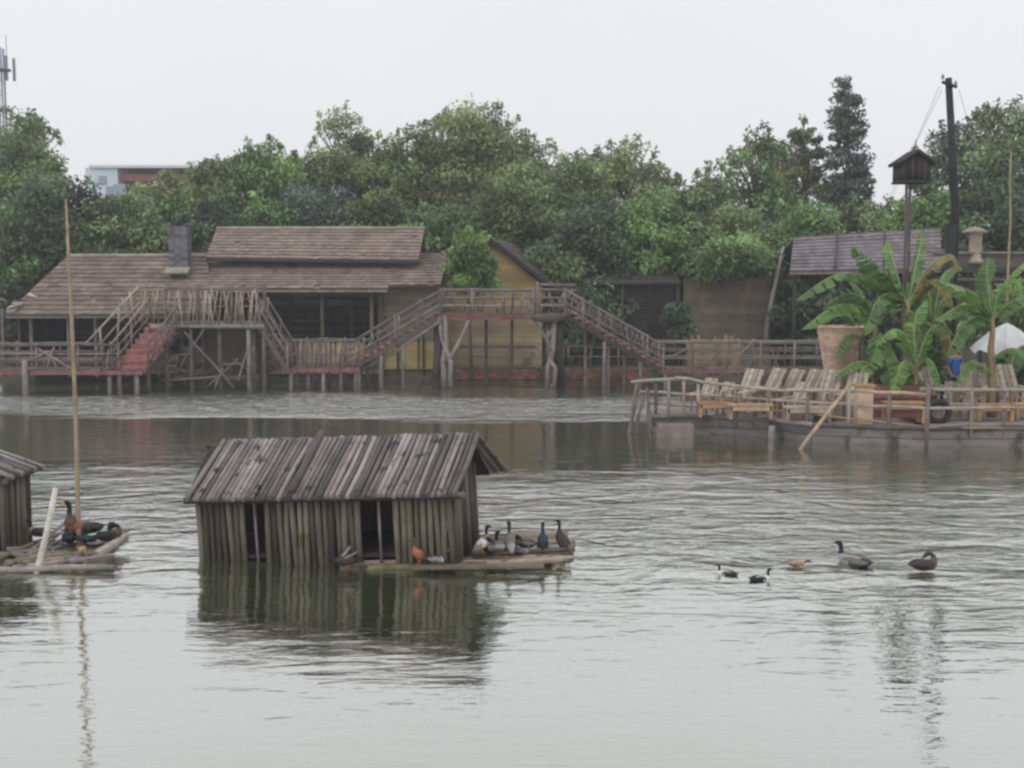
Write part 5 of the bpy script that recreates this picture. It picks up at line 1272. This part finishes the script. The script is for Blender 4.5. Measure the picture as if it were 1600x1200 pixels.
# ------------------------------------------------------------------ ducks
def resample(pts, k=3):
    out = []
    n = len(pts)
    for i in range(n - 1):
        p0, p1, p2, p3 = pts[max(i - 1, 0)], pts[i], pts[i + 1], pts[min(i + 2, n - 1)]
        for s_ in range(k):
            u = s_ / k; q = []
            for a in range(5): q.append(0.5 * (2 * p1[a] + (p2[a] - p0[a]) * u + (2 * p0[a] - 5 * p1[a] + 4 * p2[a] - p3[a]) * u * u + (3 * p1[a] - p0[a] - 3 * p2[a] + p3[a]) * u ** 3))
            q.append(p1[5] if u < .5 else p2[5]); out.append(q)
    out.append(list(pts[-1])); return out
def duck(label, px, py, z, heading, pose='swim', pal=('feather_mottled', 'feather_black', 'feather_grey', 'feather_black'), s=.34, name='duck', cat='duck', wings=True, tail_up=False, group='ducks'):
    """pal: body, head and neck, breast, tail"""
    loc = G(px, py, z)
    root = thing(name, (loc.x, loc.y, z), label, cat, group, rot=(0, 0, math.radians(heading)))
    lift = 0.0 if pose in ('swim', 'swim_flap') else .20
    if pose == 'sit': lift = .07
    if pose == 'upright': s *= .86
    b = lift
    body = [(-.62, 0, b + .20 + (.1 if tail_up else 0), .02, .012, 3), (-.50, 0, b + .17 + (.04 if tail_up else 0), .09, .04, 3), (-.36, 0, b + .13, .15, .10, 3), (-.15, 0, b + .10, .21, .17, 0), (.10, 0, b + .10, .225, .19, 0), (.30, 0, b + .12, .19, .17, 2)]
    if pose in ('swim', 'stand', 'sit'):
        nk = [(.42, 0, b + .20, .12, .12, 2), (.46, 0, b + .32, .075, .075, 1), (.46, 0, b + .44, .06, .06, 1), (.49, 0, b + .54, .075, .075, 1), (.57, 0, b + .57, .075, .065, 1), (.66, 0, b + .545, .035, .03, 4), (.76, 0, b + .52, .03, .012, 4)]
    elif pose == 'upright':
        body = [(-.40, 0, b - .06, .02, .012, 3), (-.32, 0, b + .0, .08, .04, 3), (-.24, 0, b + .06, .14, .11, 3), (-.10, 0, b + .14, .20, .18, 0), (.05, 0, b + .26, .21, .2, 0), (.15, 0, b + .38, .17, .17, 2)]
        nk = [(.18, 0, b + .50, .09, .09, 2), (.18, 0, b + .62, .06, .06, 1), (.18, 0, b + .74, .055, .055, 1), (.21, 0, b + .83, .07, .07, 1), (.28, 0, b + .86, .07, .06, 1), (.36, 0, b + .84, .035, .03, 4), (.45, 0, b + .81, .03, .012, 4)]
    elif pose == 'preen':
        nk = [(.40, .02, b + .24, .12, .12, 2), (.42, .08, b + .36, .08, .08, 1), (.36, .16, b + .44, .075, .075, 1), (.26, .20, b + .42, .08, .075, 1), (.18, .21, b + .37, .07, .06, 1), (.10, .20, b + .30, .035, .03, 4), (.04, .19, b + .26, .03, .012, 4)]
    else:  # head low or swim_flap
        nk = [(.42, 0, b + .16, .12, .11, 2), (.52, 0, b + .20, .075, .075, 1), (.60, 0, b + .22, .06, .06, 1), (.68, 0, b + .24, .075, .07, 1), (.76, 0, b + .22, .065, .06, 1), (.83, 0, b + .18, .035, .03, 4), (.91, 0, b + .14, .03, .012, 4)]
    pts = resample(body + nk, 3); n = 12; vs = []; fs = []; mi = []
    P3 = [V((p[0], p[1], p[2])) for p in pts]
    for i, p in enumerate(P3):
        T = (P3[min(i + 1, len(P3) - 1)] - P3[max(i - 1, 0)]).normalized(); S = V((0, 1, 0)) if abs(T.y) < .9 else V((1, 0, 0))
        S = (S - T * S.dot(T)).normalized(); U = T.cross(S)
        w_, h_ = max(.008, pts[i][3]), max(.008, pts[i][4])
        for k in range(n):
            a = 2 * math.pi * k / n; vs.append((p + S * math.cos(a) * w_ + U * math.sin(a) * h_) * s)
    for i in range(len(P3) - 1):
        for k in range(n):
            k2 = (k + 1) % n; fs.append((i * n + k, i * n + k2, (i + 1) * n + k2, (i + 1) * n + k)); mi.append(int(pts[i][5]))
    m = MB(); m.add(vs, fs, .5, 0, True); m.m = mi; m.t = [R.uniform(.3, .7) for _ in mi]
    m.f.append(list(range(n))[::-1]); m.t.append(.5); m.m.append(3); m.sm.append(True)
    m.f.append([(len(P3) - 1) * n + k for k in range(n)]); m.t.append(.5); m.m.append(4); m.sm.append(True)
    bill = pal[4] if len(pal) > 4 else 'bill'
    o = m.build('body', [pal[0], pal[1], pal[2], pal[3], bill], None, origin=(0, 0, 0)); o.parent = root
    if wings:
        for sy in (-1, 1):
            w_ = MB(); vs = []; fs = []; K = 9
            for i in range(K + 1):
                q = i / K
                if pose == 'upright': c = V((-.32 + .46 * q, sy * (.10 + .11 * math.sin(math.pi * min(1, q + .15))), b + .02 + .34 * q)); ww = .11 * math.sin(math.pi * (.06 + .9 * q)) ** .7
                elif pose == 'swim_flap' or pose == 'flap': c = V((.12 - .38 * q, sy * (.16 + .30 * q), b + .22 + .30 * q)); ww = .12 * (1 - .6 * q)
                else: c = V((-.52 + .80 * q, sy * (.06 + .165 * math.sin(math.pi * min(.75, .1 + q * .8))), b + .17 - .0 * q)); ww = .115 * math.sin(math.pi * (.05 + .9 * q)) ** .7
                for (u, th) in ((-1, 0), (0, 1), (1, 0), (0, -1)):
                    if pose in ('swim_flap', 'flap'): d = V((1, 0, .2)).normalized() * ww * u + V((0, -sy * .3, 1)).normalized() * .02 * th
                    else: d = V((0, sy * -.25 * u, 1 * u)) * ww + V((0, sy, 0)) * .022 * th
                    vs.append((c + d) * s)
            for i in range(K):
                for k in range(4): k2 = (k + 1) % 4; fs.append((i * 4 + k, i * 4 + k2, (i + 1) * 4 + k2, (i + 1) * 4 + k))
            fs += [(0, 1, 2, 3), (K * 4 + 3, K * 4 + 2, K * 4 + 1, K * 4)]
            w_.add(vs, fs, .45, 0, True); wo = w_.build('wing', pal[5] if len(pal) > 5 else pal[0], None, origin=(0, 0, 0)); wo.parent = root
    if pose not in ('swim', 'swim_flap', 'sit'):
        for sy in (-1, 1):
            lg = MB(); lg.tube([V((0.0, sy * .09, b + .04)) * s, V((-.02, sy * .09, .09)) * s, V((.0, sy * .09, .015)) * s], [.025 * s, .018 * s, .018 * s], 6, .5)
            lg.add([V((-.03, sy * .09, .012)) * s, V((.12, sy * .09 - .06, .008)) * s, V((.14, sy * .09, .008)) * s, V((.12, sy * .09 + .06, .008)) * s], [(0, 1, 2, 3)], .5)
            lo = lg.build('leg', 'duck_leg', None, origin=(0, 0, 0)); lo.parent = root
    return root
BL, BR, GR, WH, MO = 'feather_black', 'feather_brown', 'feather_grey', 'feather_white', 'feather_mottled'
DB, TE, RU, TA = 'feather_dark_brown', 'feather_teal', 'feather_rust', 'feather_tan'
# swimming
SW = 'ducks swimming in open water'
duck('small black and white duck, leftmost of the ducks swimming at right', 1137, 901, -.02, 150, 'swim', (GR, BL, WH, BL, 'bill_dark', BL), s=.24, tail_up=True, group=SW)
duck('black and white duck swimming nearest, second from the left of the five', 1187, 909, -.02, 20, 'swim', (GR, BL, WH, BL, 'bill_dark', BL), s=.26, tail_up=True, group=SW)
duck('small tan and dark duck swimming head down, middle of the five', 1243, 889, -.02, 0, 'low', (TA, DB, TA, DB, 'bill_dark', TA), s=.24, group=SW)
duck('duck with black raised head and pale grey body, second from the right of the five', 1335, 884, -.015, 128, 'swim', (GR, BL, GR, BL, 'bill_dark', MO), s=.46, group=SW)
duck('plump dark brown duck swimming with head tucked, rightmost of the five', 1443, 897, -.02, 15, 'preen', (DB, DB, BR, DB, 'bill_dark', DB), s=.38, group=SW)
# on the main raft
RG = 'ducks standing on the raft of the long duck house'
duck('cream-backed duck with black neck beside the right corner of the long duck house', 753, 866, .12, 20, 'upright', (WH, BL, TA, GR, 'bill_dark', TA), s=.40, group=RG)
duck('grey mottled duck crouching low between two others on the raft', 778, 868, .10, 165, 'preen', (MO, BL, GR, MO, 'bill_dark', GR), s=.36, group=RG)
duck('grey duck with an upright black neck on the raft', 797, 866, .12, 100, 'upright', (MO, BL, MO, GR, 'bill_dark', DB), s=.44, group=RG)
duck('blue-black duck seen from behind standing upright on the raft', 848, 862, .12, 88, 'upright', (TE, BL, TE, BL, 'bill_dark', TE), s=.40, group=RG)
duck('dark brown duck turning its head to preen at the right end of the raft', 878, 860, .12, 120, 'upright', (DB, BL, DB, TE, 'bill_dark', DB), s=.42, group=RG)
duck('small grey mottled bird crouching on the raft between the upright ducks', 815, 866, .10, 10, 'sit', (MO, MO, GR, MO, 'bill_dark', MO), s=.2, group=RG)
duck('black-necked dark duck squatting close behind the cream-backed one', 766, 862, .12, 60, 'sit', (DB, BL, MO, BL, 'bill_dark', DB), s=.36, group=RG)
duck('dark grey duck squatting just left of the blue-black one on the raft', 822, 860, .12, 150, 'preen', (DB, BL, MO, BL, 'bill_dark', MO), s=.30, group=RG)
# beside the hut front
HG = 'ducks in front of the long duck house'
duck('dark duck with a white wing bar flapping in front of the long duck house wall', 543, 888, .04, 205, 'flap', (DB, BL, DB, BL, 'bill_dark', GR), s=.34, group=HG)
duck('rusty brown duck standing by the second doorway of the long duck house', 655, 882, .09, 200, 'upright', (RU, BR, RU, DB, 'bill_dark', BR), s=.36, group=HG)
duck('small pale grey duck sitting right of the rusty brown one', 682, 880, .09, 10, 'sit', (GR, WH, WH, MO, 'bill_dark', GR), s=.26, group=HG)
# left raft
LG = 'ducks on the ragged raft at left'
duck('tall brown-breasted duck with a black head behind the long bamboo pole', 120, 846, .12, 235, 'upright', (RU, BL, BR, BL, 'bill', DB), s=.62, group=LG)
duck('white-bellied dark duck resting on the left raft', 148, 850, .12, 20, 'sit', (WH, TE, WH, BL, 'bill_dark', TE), s=.42, group=LG)
duck('black and brown duck crouching at the right end of the left raft', 170, 850, .12, 40, 'preen', (DB, BL, BR, BL, 'bill_dark', BL), s=.36, group=LG)
duck('orange-brown duck bent low at the foot of the long bamboo pole', 128, 868, .10, 300, 'low', (RU, RU, TA, BR, 'bill', RU), s=.26, group=LG)
duck('dark duck half hidden between the left duck house and the bleached stake', 62, 838, .12, 160, 'sit', (DB, BL, GR, BL, 'bill_dark', DB), s=.34, group=LG)
duck('small black duck tucked down behind the orange-brown bent one', 108, 848, .12, 120, 'sit', (BL, BL, DB, BL, 'bill_dark', BL), s=.40, group=LG)
duck('dark duck with a pale chest squatting between the pole and the white-bellied duck', 137, 840, .12, 200, 'preen', (DB, BL, WH, DB, 'bill_dark', DB), s=.42, group=LG)
# pigeon on the birdhouse
pg = duck('small grey pigeon perched on the ridge of the birdhouse', 1430, 240, 0, 60, 'upright', (GR, MO, GR, MO, 'bill_dark', MO), s=.30, name='pigeon', cat='pigeon', group=None)
pg.location = (Rg.x + .05, 30.5, Rg.z + .035)

# ------------------------------------------------------------------ person in blue
def skin_mesh(name, pts, edges, rad, root_i, mt, parent, sub=2):
    me = bpy.data.meshes.new(name); bm = bmesh.new(); sl = bm.verts.layers.skin.verify()
    vs = [bm.verts.new(p) for p in pts]; bm.verts.ensure_lookup_table()
    for a, b_ in edges: bm.edges.new((vs[a], vs[b_]))
    for i, v in enumerate(vs):
        r_ = rad[i]; v[sl].radius = r_ if isinstance(r_, tuple) else (r_, r_); v[sl].use_root = (i == root_i)
    bm.to_mesh(me); bm.free()
    o = bpy.data.objects.new(name, me); COL.objects.link(o); o.parent = parent
    md = o.modifiers.new('skin', 'SKIN'); md.use_smooth_shade = True; ss = o.modifiers.new('sub', 'SUBSURF'); ss.levels = sub; ss.render_levels = sub
    me.materials.append(M[mt]); return o
ps = thing('person', (PX(1491, 29.3), 29.3, ZD), 'person in a bright blue shirt and jeans standing behind the banana leaves', 'person', rot=(0, 0, math.radians(20)))
bpts = [(0, 0, .92), (0, 0, 1.08), (0, 0, 1.25), (0, .01, 1.38), (0, 0, 1.46), (0, -.01, 1.55), (0, -.01, 1.63),
        (.17, 0, 1.36), (.23, .02, 1.12), (.22, -.08, .90), (.22, -.12, .82), (-.17, 0, 1.36), (-.23, .02, 1.12), (-.2, -.1, .92), (-.19, -.14, .84),
        (.09, 0, .86), (.10, -.01, .48), (.10, .02, .10), (.10, -.10, .04), (-.09, 0, .86), (-.10, -.01, .48), (-.10, .02, .10), (-.10, -.10, .04)]
bed = [(0, 1), (1, 2), (2, 3), (3, 4), (4, 5), (5, 6), (3, 7), (7, 8), (8, 9), (9, 10), (3, 11), (11, 12), (12, 13), (13, 14), (0, 15), (15, 16), (16, 17), (17, 18), (0, 19), (19, 20), (20, 21), (21, 22)]
brad = [(.13, .1), (.115, .09), (.13, .1), (.12, .09), .05, (.075, .09), (.07, .08), .055, .042, .032, .028, .055, .042, .032, .028, .085, .06, .042, .035, .085, .06, .042, .035]
skin_mesh('body', bpts, bed, brad, 0, 'skin', ps)
skin_mesh('shirt', [(0, 0, .90), (0, 0, 1.1), (0, 0, 1.27), (0, .01, 1.38), (.18, 0, 1.36), (.225, .01, 1.18), (-.18, 0, 1.36), (-.225, .01, 1.18)], [(0, 1), (1, 2), (2, 3), (3, 4), (4, 5), (3, 6), (6, 7)], [(.165, .13), (.15, .12), (.16, .125), (.13, .1), .075, .065, .075, .065], 1, 'blue_cloth', ps)
skin_mesh('trousers', [(0, 0, .93), (.09, 0, .84), (.10, -.01, .48), (.10, .02, .12), (-.09, 0, .84), (-.10, -.01, .48), (-.10, .02, .12)], [(0, 1), (1, 2), (2, 3), (0, 4), (4, 5), (5, 6)], [(.16, .12), .10, .075, .065, .10, .075, .065], 0, 'jeans', ps)
skin_mesh('hair', [(0, .03, 1.50), (0, .025, 1.60), (0, .01, 1.68)], [(0, 1), (1, 2)], [(.06, .05), (.085, .09), (.07, .08)], 1, 'hair', ps, 2)

# haze over the lake
def haze():
    m = bpy.data.materials.new('haze'); m.use_nodes = True; n = m.node_tree.nodes; l = m.node_tree.links
    for x in list(n): n.remove(x)
    o = n.new('ShaderNodeOutputMaterial'); v = n.new('ShaderNodeVolumePrincipled'); v.inputs['Color'].default_value = (.93, .95, 1, 1); v.inputs['Density'].default_value = HAZE
    l.new(v.outputs[0], o.inputs['Volume'])
    b = MB().box((0, 500, 15), (2000, 1500, 33), t=.5); M['haze'] = m
    h = b.build('haze', 'haze'); h['kind'] = 'stuff'
HAZE = 0.001
haze()
